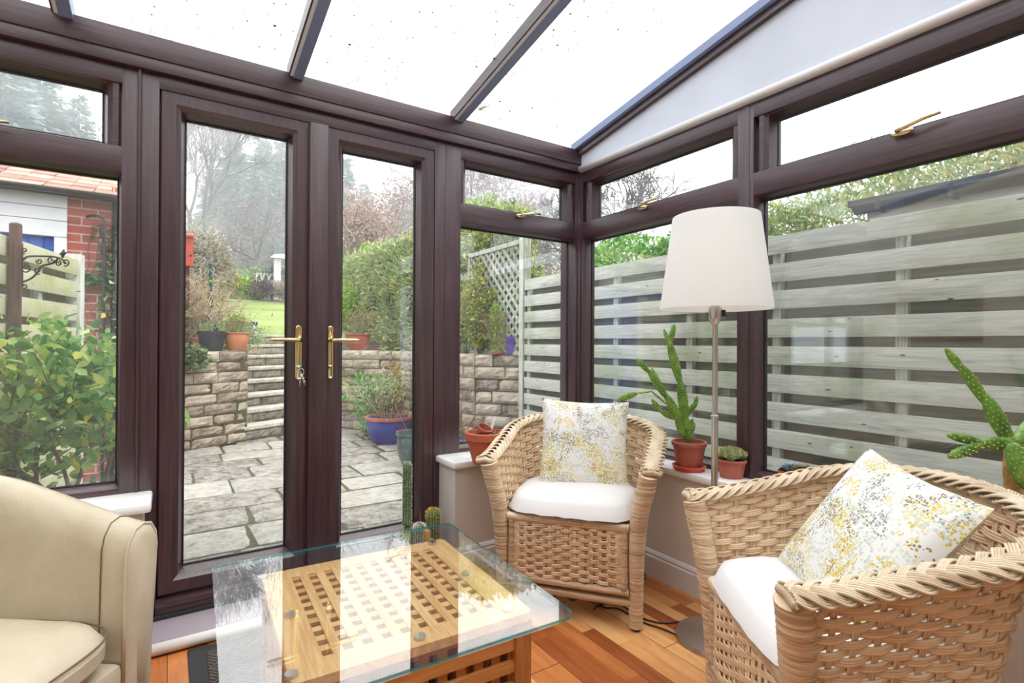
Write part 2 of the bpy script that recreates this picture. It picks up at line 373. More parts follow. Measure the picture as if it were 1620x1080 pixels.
# ------------------------------------------------------------------ mesh helpers
class MB:
    def __init__(s): s.v = []; s.f = []
    def add(s, vs, fs):
        o = len(s.v); s.v += [tuple(v) for v in vs]; s.f += [tuple(i+o for i in f) for f in fs]; return s
    def box(s, a, b, m=None):
        x0, y0, z0 = a; x1, y1, z1 = b
        vs = [Vector(p) for p in ((x0, y0, z0), (x1, y0, z0), (x1, y1, z0), (x0, y1, z0), (x0, y0, z1), (x1, y0, z1), (x1, y1, z1), (x0, y1, z1))]
        if m is not None: vs = [m @ v for v in vs]
        return s.add(vs, [(0, 3, 2, 1), (4, 5, 6, 7), (0, 1, 5, 4), (1, 2, 6, 5), (2, 3, 7, 6), (3, 0, 4, 7)])
    def bbox(s, a, b, r=.003, m=None):
        "box with chamfered edges"
        bm = bmesh.new(); c = [(a[i]+b[i])/2 for i in range(3)]; d = [abs(b[i]-a[i]) for i in range(3)]
        bmesh.ops.create_cube(bm, size=1, matrix=Matrix.Translation(c) @ Matrix.Diagonal((*d, 1)))
        bmesh.ops.bevel(bm, geom=bm.edges[:], offset=min(r, min(d)*.45), segments=2, affect='EDGES', profile=.6)
        if m is not None: bmesh.ops.transform(bm, matrix=m, verts=bm.verts)
        s.bm(bm); return s
    def bm(s, bm):
        bm.verts.index_update(); s.add([v.co for v in bm.verts], [tuple(v.index for v in f.verts) for f in bm.faces]); bm.free()
    def tube(s, pts, r, n=8, caps=True, flat=None, closed=False):
        pts = [Vector(p) for p in pts]; k = len(pts)
        rs = [float(q) for q in np.interp(np.linspace(0, 1, k), np.linspace(0, 1, len(r)), r)] if hasattr(r, '__len__') else [r]*k
        o = len(s.v); up = None
        for i, p in enumerate(pts):
            if closed: d = pts[(i+1) % k]-pts[i-1]
            else: d = pts[min(i+1, k-1)]-pts[max(i-1, 0)]
            if d.length < 1e-9: d = Vector((0, 0, 1))
            d.normalize()
            if up is None:
                up = Vector((0, 0, 1)) if abs(d.z) < .9 else Vector((1, 0, 0))
            up = (up-d*up.dot(d)); up = up.normalized() if up.length > 1e-6 else d.orthogonal().normalized()
            sd = d.cross(up)
            for j in range(n):
                a = 2*PI*j/n; s.v.append(tuple(p+sd*(math.cos(a)*rs[i])+up*(math.sin(a)*rs[i]*(flat or 1))))
        for i in range(k if closed else k-1):
            i2 = (i+1) % k
            for j in range(n):
                s.f.append((o+i*n+j, o+i*n+(j+1) % n, o+i2*n+(j+1) % n, o+i2*n+j))
        if caps and not closed:
            s.f.append(tuple(o+j for j in reversed(range(n)))); s.f.append(tuple(o+(k-1)*n+j for j in range(n)))
        return s
    def lathe(s, prof, c=(0, 0, 0), n=32, m=None, axis=None):
        o = len(s.v); c = Vector(c)
        q = axis and Vector((0, 0, 1)).rotation_difference(Vector(axis)).to_matrix()
        for r, z in prof:
            for j in range(n):
                a = 2*PI*j/n; p = Vector((r*math.cos(a), r*math.sin(a), z))
                if q: p = q @ p
                s.v.append(tuple(p+c))
        for i in range(len(prof)-1):
            for j in range(n): s.f.append((o+i*n+j, o+i*n+(j+1) % n, o+(i+1)*n+(j+1) % n, o+(i+1)*n+j))
        if prof[0][0] > 0: s.f.append(tuple(o+j for j in reversed(range(n))))
        if prof[-1][0] > 0: s.f.append(tuple(o+(len(prof)-1)*n+j for j in range(n)))
        return s
    def grid(s, fn, nu, nv, closeu=False):
        o = len(s.v)
        for i in range(nu+(0 if closeu else 1)):
            for j in range(nv+1): s.v.append(tuple(fn(i/nu, j/nv)))
        w = nv+1; N = nu+(0 if closeu else 1)
        for i in range(nu):
            for j in range(nv):
                a = i*w+j; b = ((i+1) % N)*w+j; s.f.append((o+a, o+b, o+b+1, o+a+1))
        return s
    def mitre(s, rect, prof, to3):
        "profile (inset, depth) swept round a rectangle (a0, a1, z0, z1)"
        a0, a1, z0, z1 = rect; o = len(s.v); k = len(prof)
        for ins, dep in prof:
            for a, z in ((a0+ins, z0+ins), (a1-ins, z0+ins), (a1-ins, z1-ins), (a0+ins, z1-ins)): s.v.append(tuple(to3(a, dep, z)))
        for i in range(k):
            for j in range(4):
                i2 = (i+1) % k; j2 = (j+1) % 4
                s.f.append((o+i*4+j, o+i*4+j2, o+i2*4+j2, o+i2*4+j))
        return s
    def obj(s, name, mat, parent=None, smooth=False, recalc=False, auto=None):
        me = bpy.data.meshes.new(name)
        vs = s.v
        if parent is not None and root_of(parent).name in WORLD:
            L = world_loc(parent); vs = [(v[0]-L[0], v[1]-L[1], v[2]-L[2]) for v in vs]
        me.from_pydata(vs, [], s.f)
        if recalc:
            bm = bmesh.new(); bm.from_mesh(me); bmesh.ops.recalc_face_normals(bm, faces=bm.faces); bm.to_mesh(me); bm.free()
        if smooth or auto: me.polygons.foreach_set('use_smooth', [True]*len(me.polygons))
        if auto: me.set_sharp_from_angle(angle=math.radians(auto))
        o = bpy.data.objects.new(name, me); COL.objects.link(o); me.materials.append(M[mat] if isinstance(mat, str) else mat)
        if parent is not None: o.parent = parent
        return o
def root_of(o):
    while o.parent: o = o.parent
    return o
def world_loc(o):
    L = Vector(o.location)
    while o.parent: o = o.parent; L += Vector(o.location)
    return L
def tag(o, label=None, cat=None, group=None, kind=None):
    if label: o['label'] = label
    if cat: o['category'] = cat
    if group: o['group'] = group
    if kind: o['kind'] = kind
    return o
WORLD = set()
SEED = {'bare tree with thick limbs against the sky right of the corner post': 0}
def thing(name, label, cat, loc=(0, 0, 0), rz=0, group=None, kind=None, world=True):
    "an Empty at the base; with world=True its parts are given in world coordinates"
    global rng
    rng = np.random.default_rng(zlib.crc32((label or name).encode())+SEED.get(label or name, 0))   # every thing grows from its own seed
    o = bpy.data.objects.new(name, None); COL.objects.link(o); o.location = loc; o.rotation_euler = (0, 0, rz)
    tag(o, label, cat, group, kind)
    if world: WORLD.add(o.name)
    return o
def pobj(mb, name, mat, parent, **k):
    return mb.obj(name, mat, parent, **k)
def centred(o):
    "move a one-mesh thing's origin to the centre of its base"
    me = o.data; n = len(me.vertices); a = np.empty(n*3); me.vertices.foreach_get('co', a); a = a.reshape(-1, 3)
    c = np.array([(a[:, 0].min()+a[:, 0].max())/2, (a[:, 1].min()+a[:, 1].max())/2, a[:, 2].min()])
    me.vertices.foreach_set('co', (a-c).ravel()); o.location = tuple(Vector(o.location)+Vector(c)); return o

# ================================================================== THE ROOM
FY, FX = 2.46, 2.09            # inner faces of the back and right frames
GY = .07                       # glass behind the frame face
XL = -1.45                     # left wall
YH = -.75                      # house wall behind the camera
def back(a, d, z): return (a, FY+d, z)
def right(a, d, z): return (FX+d, a, z)
# floor
MB().box((XL, YH, -.05), (1.98, 2.3, 0)).obj('floor', 'parquet')['kind'] = 'structure'
# skirted low walls with sills
def struct(o): o['kind'] = 'structure'; return o
mb = MB().box((1.145+.02, 2.28, 0), (2.09, 2.62, .515)); struct(mb.obj('wall_back', 'plaster'))
mb = MB().box((XL, 2.28, 0), (-.075, 2.62, .515)); struct(mb.obj('wall_back_left', 'plaster'))
mb = MB().box((1.97, YH, 0), (2.25, 2.28, .515)); struct(mb.obj('wall_right', 'plaster'))
def sill(name, x0, y0, x1, y1):
    o = MB().bbox((x0, y0, .512), (x1, y1, .545), .012).obj(name, 'sill_white', auto=35); return struct(o)
sill('trim_1', 1.145, 2.255, 2.10, 2.48); sill('trim_2', XL, 2.255, -.05, 2.48); sill('trim_3', 1.945, YH, 2.11, 2.256)
def skirting(name, pts, h=.125, th=.017):
    mb = MB()
    prof = [(0, 0), (th, 0), (th, h-.03), (th*.6, h-.025), (th*.75, h-.015), (th*.35, h-.004), (0, h)]
    for (ax, ay), (bx, by), (nx, ny) in pts:
        o = [Vector((ax+nx*p, ay+ny*p, q)) for p, q in prof]; e = [Vector((bx+nx*p, by+ny*p, q)) for p, q in prof]
        k = len(prof); mb.add(o+e, [(i, (i+1) % k, k+(i+1) % k, k+i) for i in range(k)]+[tuple(range(k)), tuple(reversed(range(k, 2*k)))])
    return struct(mb.obj(name, 'white_paint'))
skirting('baseboard_right', [((1.97, YH), (1.97, 2.28), (-1, 0))])
skirting('baseboard_back', [((1.148, 2.263), (1.97, 2.263), (0, -1))] and [((1.165, 2.28), (1.97, 2.28), (0, -1)), ((1.165, 2.263), (1.165, 2.46), (-1, 0))])
skirting('baseboard_left', [((XL, 2.28), (-.075, 2.28), (0, -1)), ((-.075, 2.263), (-.075, 2.46), (1, 0))])
# left wall, house wall with a wide opening
struct(MB().box((XL-.12, YH-.1, 0), (XL, 2.62, 3.0)).obj('wall_left', 'cream_paint'))
mb = MB().box((XL, YH-.12, 0), (-.9, YH, 3.0)).box((.9, YH-.12, 0), (2.25, YH, 3.0)).box((-.9, YH-.12, 2.15), (.9, YH, 3.0)); struct(mb.obj('wall_house', 'cream_paint'))
mb = MB().box((-1.6, -3.7, 0), (2.3, -3.6, 2.5)).box((-1.6, -3.6, 0), (-1.5, YH-.12, 2.5)).box((2.2, -3.6, 0), (2.3, YH-.12, 2.5)); struct(mb.obj('wall_backdrop', 'cream_paint'))  # unseen room backdrop, added to close the opening against sky light
struct(MB().box((-1.6, -3.7, 2.5), (2.3, YH-.12, 2.6)).obj('ceiling_backdrop', 'white_paint')); struct(MB().box((-1.5, -3.6, -.06), (2.2, YH, -.001)).obj('floor_backdrop', 'parquet'))  # lid and base of the added backdrop
# picture frames on those walls (seen only as reflections in the panes)
def picture(p, w, h, axis, label):
    r = thing('picture_frame', label, 'picture', p)
    f = (lambda a, d, z: (p[0]+d, p[1]+a, p[2]+z)) if axis == 'x' else (lambda a, d, z: (p[0]+a, p[1]+d, p[2]+z))
    prof = [(0, .001), (0, .025), (.02, .03), (.045, .012), (.045, .001)]
    MB().mitre((-w/2, w/2, -h/2, h/2), prof, f).obj('frame', 'gilt', r, recalc=True)
    MB().add([f(-w/2+.04, .006, -h/2+.04), f(w/2-.04, .006, -h/2+.04), f(w/2-.04, .006, h/2-.04), f(-w/2+.04, .006, h/2-.04)], [(0, 1, 2, 3)]).obj('picture', 'painting', r)
picture((XL, 1.85, 1.40), .62, .46, 'x', 'gilt framed picture hanging on the left wall, mirrored in the right window')
picture((1.72, YH, 1.32), .42, .46, 'y', 'gilt framed picture hanging on the house wall, mirrored in the right door')

# ---- frames
def rail(name, a, b, mat, parent=None, r=.004):
    o = MB().bbox(a, b, r).obj(name, mat, parent, auto=35)
    return struct(o) if parent is None else o
# head beam (eaves) with a stepped face
mb = MB().bbox((XL, 2.432, 2.205), (2.13, 2.60, 2.292), .004).bbox((XL, 2.438, 2.16), (2.12, 2.60, 2.207), .004)
struct(mb.obj('trim_4', 'frame_x', auto=35))
def sash(parent, name, rect_glass, width, to3, mats, face=.010, depth=.085, bead=.028, gd=GY):
    "mitred sash whose glass opening at the pane is rect_glass"
    a0, a1, z0, z1 = rect_glass; w = width
    R = (a0-w, a1+w, z0-w, z1+w)
    prof = [(0, depth), (0, face+.006), (.006, face), (w-bead-.004, face), (w-bead, face+.004), (w-.016, face+.014), (w-.006, gd-.020), (w, gd-.004), (w, depth)]
    return MB().mitre(R, prof, to3).obj(name, mats, parent, recalc=True, auto=30)
def gasket(parent, rect, to3, gd=GY):
    prof = [(-.004, gd-.008), (0.004, gd-.006), (.004, gd+.01), (-.004, gd+.01)]
    return MB().mitre(rect, prof, to3).obj('gasket', 'gasket', parent, recalc=True)
def pane(parent, rect, to3, mat='window_glass', gd=GY):
    a0, a1, z0, z1 = rect; e = .012
    vs = [to3(a, d, z) for d in (gd, gd+.02) for a, z in ((a0-e, z0-e), (a1+e, z0-e), (a1+e, z1+e), (a0-e, z1+e))]
    return MB().add(vs, [(0, 1, 2, 3), (7, 6, 5, 4)]).obj('pane', mat, parent)
def esp_handle(parent, a, z, to3, L, flip=1, tilt=.05):
    "brass espagnolette handle on the bottom rail of a vent"
    mb = MB(); pl = MB()
    base = [Vector(to3(a+dx, -.014, z)) for dx in (-.03, .03)]  # ends
    n = Vector(to3(0, -1, 0))-Vector(to3(0, 0, 0))
    prof = []
    for k in range(9): prof.append((a-.032+k*.008))
    pl.tube([Vector(to3(x, -.016, z)) for x in prof], [.006+.006*math.sin(PI*k/8) for k in range(9)], 10)
    o = pl.obj('handle_plate', 'brass', parent, smooth=True)
    pts = [Vector(to3(a-flip*.010, -.018, z)), Vector(to3(a-flip*.006, -.040, z+.003)), Vector(to3(a+flip*.02, -.046, z+.006)), Vector(to3(a+flip*L*.6, -.044, z+.012+tilt*L)), Vector(to3(a+flip*L, -.040, z+.016+tilt*L))]
    mb.tube(pts, [.007, .008, .0085, .008, .0055], 12, flat=.8)
    mb.obj('handle', 'brass', parent, smooth=True)

def window(name, to3, top_rect, low_rect, frame_rect, mats, glassmat, handle=None, pane_split=None):
    "fixed light below, top-hung vent above"
    w = thing(name, None, None, to3(frame_rect[0], 0, frame_rect[2]), kind='structure')
    mx, mz = mats
    a0, a1, z0, z1 = frame_rect; la0, la1, lz0, lz1 = low_rect; ta0, ta1, tz0, tz1 = top_rect
    # outer frame members: jambs, head, bottom rail, transom
    mb = MB()
    def bar(p0, p1):
        q0 = to3(*p0); q1 = to3(*p1); lo = [min(q0[i], q1[i]) for i in range(3)]; hi = [max(q0[i], q1[i]) for i in range(3)]
        mb.bbox(lo, hi, .004)
    bar((a0, 0, z0), (la0-.012, .10, z1)); bar((la1+.012, 0, z0), (a1, .10, z1))
    mb.obj('jamb', mz, w, auto=35); mb = MB()
    bar((la0-.02, .001, lz1+.012), (la1+.02, .1, tz0-.02)); bar((la0-.02, .001, tz1+.02), (la1+.02, .1, z1)); bar((la0-.02, .001, z0), (la1+.02, .1, lz0-.012))
    mb.obj('transom', mx, w, auto=35)
    # bead round the fixed light
    prof = [(-.03, .09), (-.03, .006), (-.012, .006), (-.008, .012), (-.004, .05), (0, .066), (0, .09)]
    MB().mitre(low_rect, prof, to3).obj('bead', mx, w, recalc=True, auto=30)
    sash(w, 'vent_sash', top_rect, .056, to3, mx, .008)
    gasket(w, low_rect, to3); gasket(w, top_rect, to3)
    pane(w, low_rect, to3, glassmat); pane(w, top_rect, to3, glassmat)
    if handle: esp_handle(w, handle[0], handle[1], to3, handle[2], handle[3])
    return w
Zt0, Zt1, Zl0, Zl1 = 1.875, 2.073, .578, 1.745
window('window_1', back, (-1.33, -.216, Zt0, Zt1), (-1.38, -.168, Zl0, Zl1), (XL, -.104, .54, 2.162), ('frame_x', 'frame_z'), 'window_glass', (-.575, 1.838, .115, 1))
window('window_2', back, (1.333, 2.003, Zt0, Zt1), (1.293, 2.060, Zl0, Zl1), (1.189, 2.066, .54, 2.162), ('frame_x', 'frame_z'), 'window_glass', (1.655, 1.838, .115, 1))
window('window_3', right, (1.447, 2.350, Zt0, Zt1), (1.403, 2.414, Zl0, Zl1), (1.333, 2.45, .54, 2.162), ('frame_y', 'frame_z'), 'side_glass', (1.93, 1.836, .115, -1))
window('window_4', right, (.20, 1.243, Zt0, Zt1), (.15, 1.302, Zl0, Zl1), (.09, 1.333, .54, 2.162), ('frame_y', 'frame_z'), 'side_glass', (.765, 1.842, .115, -1))
window('window_5', right, (-.70, .0, Zt0, Zt1), (-.68, .03, Zl0, Zl1), (YH, .09, .54, 2.162), ('frame_y', 'frame_z'), 'side_glass', (-.3, 1.84, .115, -1))
# corner post (moulded), cover strips
mb = MB().bbox((2.060, 2.452, .54), (2.20, 2.60, 2.30), .006).bbox((2.074, 2.438, .545), (2.13, 2.50, 2.16), .006)
struct(mb.obj('trim_5', 'frame_z', auto=35))
struct(MB().bbox((-.106, 2.452, .545), (-.096, 2.47, 2.16), .002).obj('trim_6', 'frame_z'))
# door frame, threshold
mb = MB().bbox((-.097, FY, .06), (-.038, 2.56, 2.162), .004).bbox((1.132, FY, .06), (1.19, 2.56, 2.162), .004)
mb.bbox((-.06, 2.50, .06), (-.022, 2.56, 2.13), .002).bbox((1.118, 2.50, .06), (1.15, 2.56, 2.13), .002).bbox((-.04, 2.51, 2.085), (1.134, 2.56, 2.12), .002); d = mb.obj('trim_7', 'frame_z', auto=35); struct(d)
mb = MB().bbox((-.04, FY, 2.104), (1.134, 2.56, 2.162), .004); struct(mb.obj('trim_8', 'frame_x', auto=35))
mb = MB().bbox((-.04, 2.435, .060), (1.134, 2.56, .096), .004).bbox((-.04, 2.425, .094), (1.134, 2.56, .112), .003)
struct(mb.obj('trim_9', 'frame_x', auto=35))
struct(MB().bbox((-.09, 2.425, .048), (1.16, 2.46, .064), .003).obj('trim_10', 'black_rubber'))
# the two door leaves
def door(name, rect, hinge):
    w = thing(name, None, None, (rect[0]-.08, FY, .1), kind='structure')
    sash(w, 'door_sash', rect, .086, back, 'frame_z', .006, .085, .030)
    gasket(w, rect, back); pane(w, rect, back)
    return w
d1 = door('door_1', (.050, .437, .209, 2.025), -1)
d2 = door('door_2', (.682, 1.050, .209, 2.025), 1)
struct(MB().bbox((.517, 2.438, .112), (.597, 2.475, 2.10), .006).obj('trim_11', 'frame_z', auto=35))
# light bars glued over mitred corners are part of the sash; handles next
def door_handle(w, x, sgn, z0, z1, zl):
    y = 2.464
    mb = MB(); n = 24; vs = []; ring = []
    for k in range(n):
        a = 2*PI*k/n; cx = .014*math.cos(a); cz = .014*math.sin(a)+(z1-.014 if math.sin(a) >= 0 else z0+.014)
        ring.append((x+cx, cz))
    for dy, sc_ in ((0, 1), (-.008, 1), (-.011, .78), (-.009, .62)):
        for (px, pz) in ring:
            mz = (z0+z1)/2; vs.append((x+(px-x)*sc_, y+dy, mz+(pz-mz)*(1-(1-sc_)*.12)))
    fs = [(i*n+j, i*n+(j+1) % n, (i+1)*n+(j+1) % n, (i+1)*n+j) for i in range(3) for j in range(n)]+[tuple(range(3*n, 4*n))]
    mb.add(vs, fs); p = mb.obj('handle_plate', 'brass', w, recalc=True, auto=40)
    l = MB().tube([(x, y-.006, zl), (x, y-.04, zl), (x+sgn*.010, y-.048, zl), (x+sgn*.05, y-.050, zl+.001), (x+sgn*.11, y-.050, zl), (x+sgn*.125, y-.048, zl-.001)], [.009, .009, .0095, .0085, .0075, .004], 14)
    l.obj('handle', 'brass', w, smooth=True)
    k = MB(); k.tube([(x, y-.008, z0+.055), (x, y-.014, z0+.055)], .008, 12); k.obj('key_hole', 'steel', w, smooth=True)
door_handle(d1, .479, -1, .955, 1.195, 1.13)
door_handle(d2, .603+.012, 1, .955, 1.195, 1.13)
ks = thing('key_bunch', 'bunch of keys with a green key head hanging from the left door lock', 'keys', (.479, 2.43, .9))
MB().tube([(.479, 2.437, 1.005), (.479, 2.415, 1.005)], .003, 8).obj('key_blade', 'steel_bright', ks)
MB().lathe([(0, -.002), (.010, -.002), (.011, 0), (.010, .002), (0, .002)], (.479, 2.410, 1.005), 16, axis=(1, 0, 0)).obj('key_head', 'teal_post', ks)
rg = [Vector((.481+.011*math.sin(a), 2.410, .992+.013*math.cos(a))) for a in np.linspace(0, 2*PI, 20)[:-1]]
MB().tube(rg, .0012, 6, closed=True).obj('key_ring', 'steel_bright', ks)
for i, (dx, ln) in enumerate(((-.009, .055), (.010, .048), (.016, .05))):
    mb = MB().tube([(.481, 2.408-.003*i, .98), (.481+dx*.4, 2.406-.003*i, .965)], [.002, .009], 8, flat=.3)
    mb.tube([(.481+dx*.4, 2.406-.003*i, .966), (.481+dx*.6, 2.405-.003*i, .955)], [.009, .006], 8, flat=.3).tube([(.481+dx*.6, 2.405-.003*i, .957), (.481+dx, 2.405-.003*i, .98-ln)], [.004, .003], 6, flat=.4)
    mb.obj('key', 'steel_bright', ks, smooth=True)
# the indoor step: vinyl top with rounded white nosing
mb = MB().box((-.075, 2.255, 0), (1.165, 2.46, .048)); struct(mb.obj('door_step', 'vinyl'))
pts = [(x, 2.252, .026) for x in (-.074, .3, .8, 1.147)]
struct(MB().tube(pts, .021, 14).obj('trim_12', 'white_paint', smooth=True))

# ---- roof: glazing bars, panes
SL = -.183                      # rise towards the house
def roofz(y, off=0): return 2.296+SL*(y-2.45)+off
roof = thing('ceiling', None, None, (0, 2.45, 2.3), kind='structure')
bars = [-1.10, -.318, .462, 1.258, 2.045]
def skew_bar(x0, x1, ya, yb, o0, o1, mat, parent, name):
    vs = []
    for y in (ya, yb):
        for x, o in ((x0, o0), (x1, o0), (x1, o1), (x0, o1)): vs.append((x, y, roofz(y, o)))
    return MB().add(vs, [(0, 1, 2, 3), (7, 6, 5, 4), (0, 4, 5, 1), (1, 5, 6, 2), (2, 6, 7, 3), (3, 7, 4, 0)]).obj(name, mat, parent)
for x in bars[:-1]:
    skew_bar(x-.018, x+.022, 2.47, YH, -.028, .035, 'roof_bar', roof, 'glazing_bar')
    skew_bar(x-.031, x-.018, 2.47, YH, -.022, .035, 'roof_bar_white', roof, 'bar_trim')
    skew_bar(x-.038, x-.031, 2.47, YH, -.018, .035, 'frame_y', roof, 'bar_cap')
skew_bar(2.035, 2.075, 2.47, YH, -.005, .035, 'roof_bar', roof, 'glazing_bar')
ed = [XL]+bars+[2.3]
for i in range(len(ed)-1):
    vs = [(x, y, roofz(y, o)) for o in (.030, .045) for x, y in ((ed[i], 2.50), (ed[i+1], 2.50), (ed[i+1], YH), (ed[i], YH))]
    MB().add(vs, [(0, 1, 2, 3), (7, 6, 5, 4)]).obj('roof_pane', 'roof_glass', roof)
struct(MB().box((XL, YH-.1, 2.86), (2.3, YH, 3.0)).obj('trim_13', 'frame_x'))
# gable infill above the right windows
def prism(poly, x0, x1):
    k = len(poly); vs = [(x0, y, z) for y, z in poly]+[(x1, y, z) for y, z in poly]
    return MB().add(vs, [tuple(range(k)), tuple(reversed(range(k, 2*k)))]+[(i, k+i, k+(i+1) % k, (i+1) % k) for i in range(k)])
prism([(2.452, 2.16), (2.452, roofz(2.452, -.03)), (YH, roofz(YH, -.03)), (YH, 2.16)], 2.085, 2.2).obj('wall_gable', 'gable_paint')['kind'] = 'structure'
prism([(2.46, roofz(2.46, -.040)), (2.46, roofz(2.46, .028)), (YH, roofz(YH, .028)), (YH, roofz(YH, -.040))], 2.06, 2.2).obj('trim_14', 'frame_y')['kind'] = 'structure'
struct(MB().tube([(2.080, 2.447, 2.178), (2.080, YH, 2.178)], .019, 12, flat=.95).obj('trim_15', 'white_paint', smooth=True))
# moss and debris caught on the glass at the eaves
mb = MB()
for k in range(26):
    a = rng.uniform(0, 2*PI); r = rng.uniform(0, .016); p = Vector((1.365+r*math.cos(a), 2.40+r*math.sin(a)*2, roofz(2.4, .046)))
    q = p+Vector((rng.normal()*.02, rng.normal()*.04, .004)); mb.tube([p, (p+q)/2+Vector((0, 0, .004)), q], .0012, 4)
tag(mb.obj('twig_tuft', 'twig'), 'small tuft of twigs lying on the roof glass by the eaves', 'twigs')

# ================================================================== FURNITURE
# door mat
mt = thing('door_mat', 'dark brown ribbed door mat with black rubber border by the door step', 'mat', (.52, 1.85, 0))
MB().bbox((.062, 1.46, 0), (.96, 2.225, .008), .003).obj('rubber_border', 'black_rubber', mt)
MB().bbox((.118, 1.51, .007), (.91, 2.17, .0125), .003).obj('ribbed_pile', 'mat_ribs', mt)

# coffee table: open box of oak lattice under a square glass sheet
tb = thing('coffee_table', 'square coffee table of pale oak lattice with a glass top on metal discs', 'table', (.4815, 1.4025, 0), math.radians(-2.2), world=False)
GZ = .45; TW = .375
# local frame: table centre; glass +-.375
mb = MB(); n = 8; pts = []
rc = .03; H_ = .386
for cx, cy, a0 in ((H_-rc, H_-rc, 0), (-H_+rc, H_-rc, 90), (-H_+rc, -H_+rc, 180), (H_-rc, -H_+rc, 270)):
    for k in range(n+1):
        a = math.radians(a0+90*k/n); pts.append((cx+rc*math.cos(a), cy+rc*math.sin(a)))
N = len(pts)
MB().add([(x, y, GZ) for x, y in pts]+[(x, y, GZ-.010) for x, y in pts], [tuple(range(N)), tuple(reversed(range(N, 2*N)))]).obj('glass_top', 'table_glass', tb)
ins = [(x*(1-.0015/.386), y*(1-.0015/.386)) for x, y in pts]
MB().add([(x, y, GZ-.0015) for x, y in pts]+[(x, y, GZ-.0085) for x, y in pts], [(i, (i+1) % N, N+(i+1) % N, N+i) for i in range(N)]).obj('glass_edge', 'glass_edge', tb)
LH = .290; OX = .028; BZ = GZ-.018        # half width of the oak box, its top
# top border with rounded corners
bw = .064
mb = MB()
out = []
rc = .02
for cx, cy, a0 in ((LH-rc, LH-rc, 0), (-LH+rc, LH-rc, 90), (-LH+rc, -LH+rc, 180), (LH-rc, -LH+rc, 270)):
    for k in range(5):
        a = math.radians(a0+90*k/4); out.append((cx+rc*math.cos(a), cy+rc*math.sin(a)))
q = LH-bw; inn = []
for cx, cy in ((q, q), (-q, q), (-q, -q), (q, -q)): inn += [(cx, cy)]*5
K = len(out)
vs = [(x, y, BZ) for x, y in out]+[(x, y, BZ) for x, y in inn]+[(x, y, BZ-.022) for x, y in out]+[(x, y, BZ-.022) for x, y in inn]
fs = []
for i in range(K):
    j = (i+1) % K; fs += [(i, j, K+j, K+i), (2*K+j, 2*K+i, 3*K+i, 3*K+j), (2*K+i, 2*K+j, j, i), (K+i, K+j, 3*K+j, 3*K+i)]
mb.add(vs, fs).obj('top_border', 'oak', tb)
nh = 10; pitch = 2*q/nh; sw_ = pitch*.5
a1 = MB(); a2 = MB()
for k in range(nh+1):
    c = -q+k*pitch-(0 if 0 < k < nh else 0)
    x0, x1 = max(-q, c-sw_/2), min(q, c+sw_/2)
    a1.box((x0, -q, BZ-.016), (x1, q, BZ-.0003)); a2.box((-q, x0, BZ-.020), (q, x1, BZ-.0035))
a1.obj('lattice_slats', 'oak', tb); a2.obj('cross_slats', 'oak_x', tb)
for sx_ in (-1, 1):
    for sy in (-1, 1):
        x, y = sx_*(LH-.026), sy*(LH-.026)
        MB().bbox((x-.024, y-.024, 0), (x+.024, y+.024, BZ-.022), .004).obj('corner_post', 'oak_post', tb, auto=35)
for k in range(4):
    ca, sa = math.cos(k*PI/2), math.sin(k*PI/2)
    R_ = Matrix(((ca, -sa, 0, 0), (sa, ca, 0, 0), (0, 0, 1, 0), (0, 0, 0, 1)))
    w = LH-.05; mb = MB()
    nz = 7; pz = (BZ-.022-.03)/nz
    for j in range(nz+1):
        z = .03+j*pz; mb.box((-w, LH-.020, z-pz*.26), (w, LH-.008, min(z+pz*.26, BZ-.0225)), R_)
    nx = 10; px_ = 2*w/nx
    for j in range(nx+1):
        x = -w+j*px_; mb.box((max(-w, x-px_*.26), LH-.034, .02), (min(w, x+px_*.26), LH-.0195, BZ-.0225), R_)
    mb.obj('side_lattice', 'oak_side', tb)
for (x, y) in ((-.26, .262), (.268, .262), (-.222, -.003), (.262, -.01), (-.257, -.26), (.022, -.262), (.262, -.255)):
    MB().lathe([(0, BZ), (.013, BZ), (.0135, BZ+.003), (.0135, GZ-.0105), (0, GZ-.0105)], (x+OX*0, y, 0), 20).obj('metal_disc', 'steel', tb, auto=40)

for ch_ in tb.children:
    if ch_.name.split('.')[0] in ('top_border', 'lattice_slats', 'cross_slats', 'corner_post', 'side_lattice'): ch_.location.x = OX

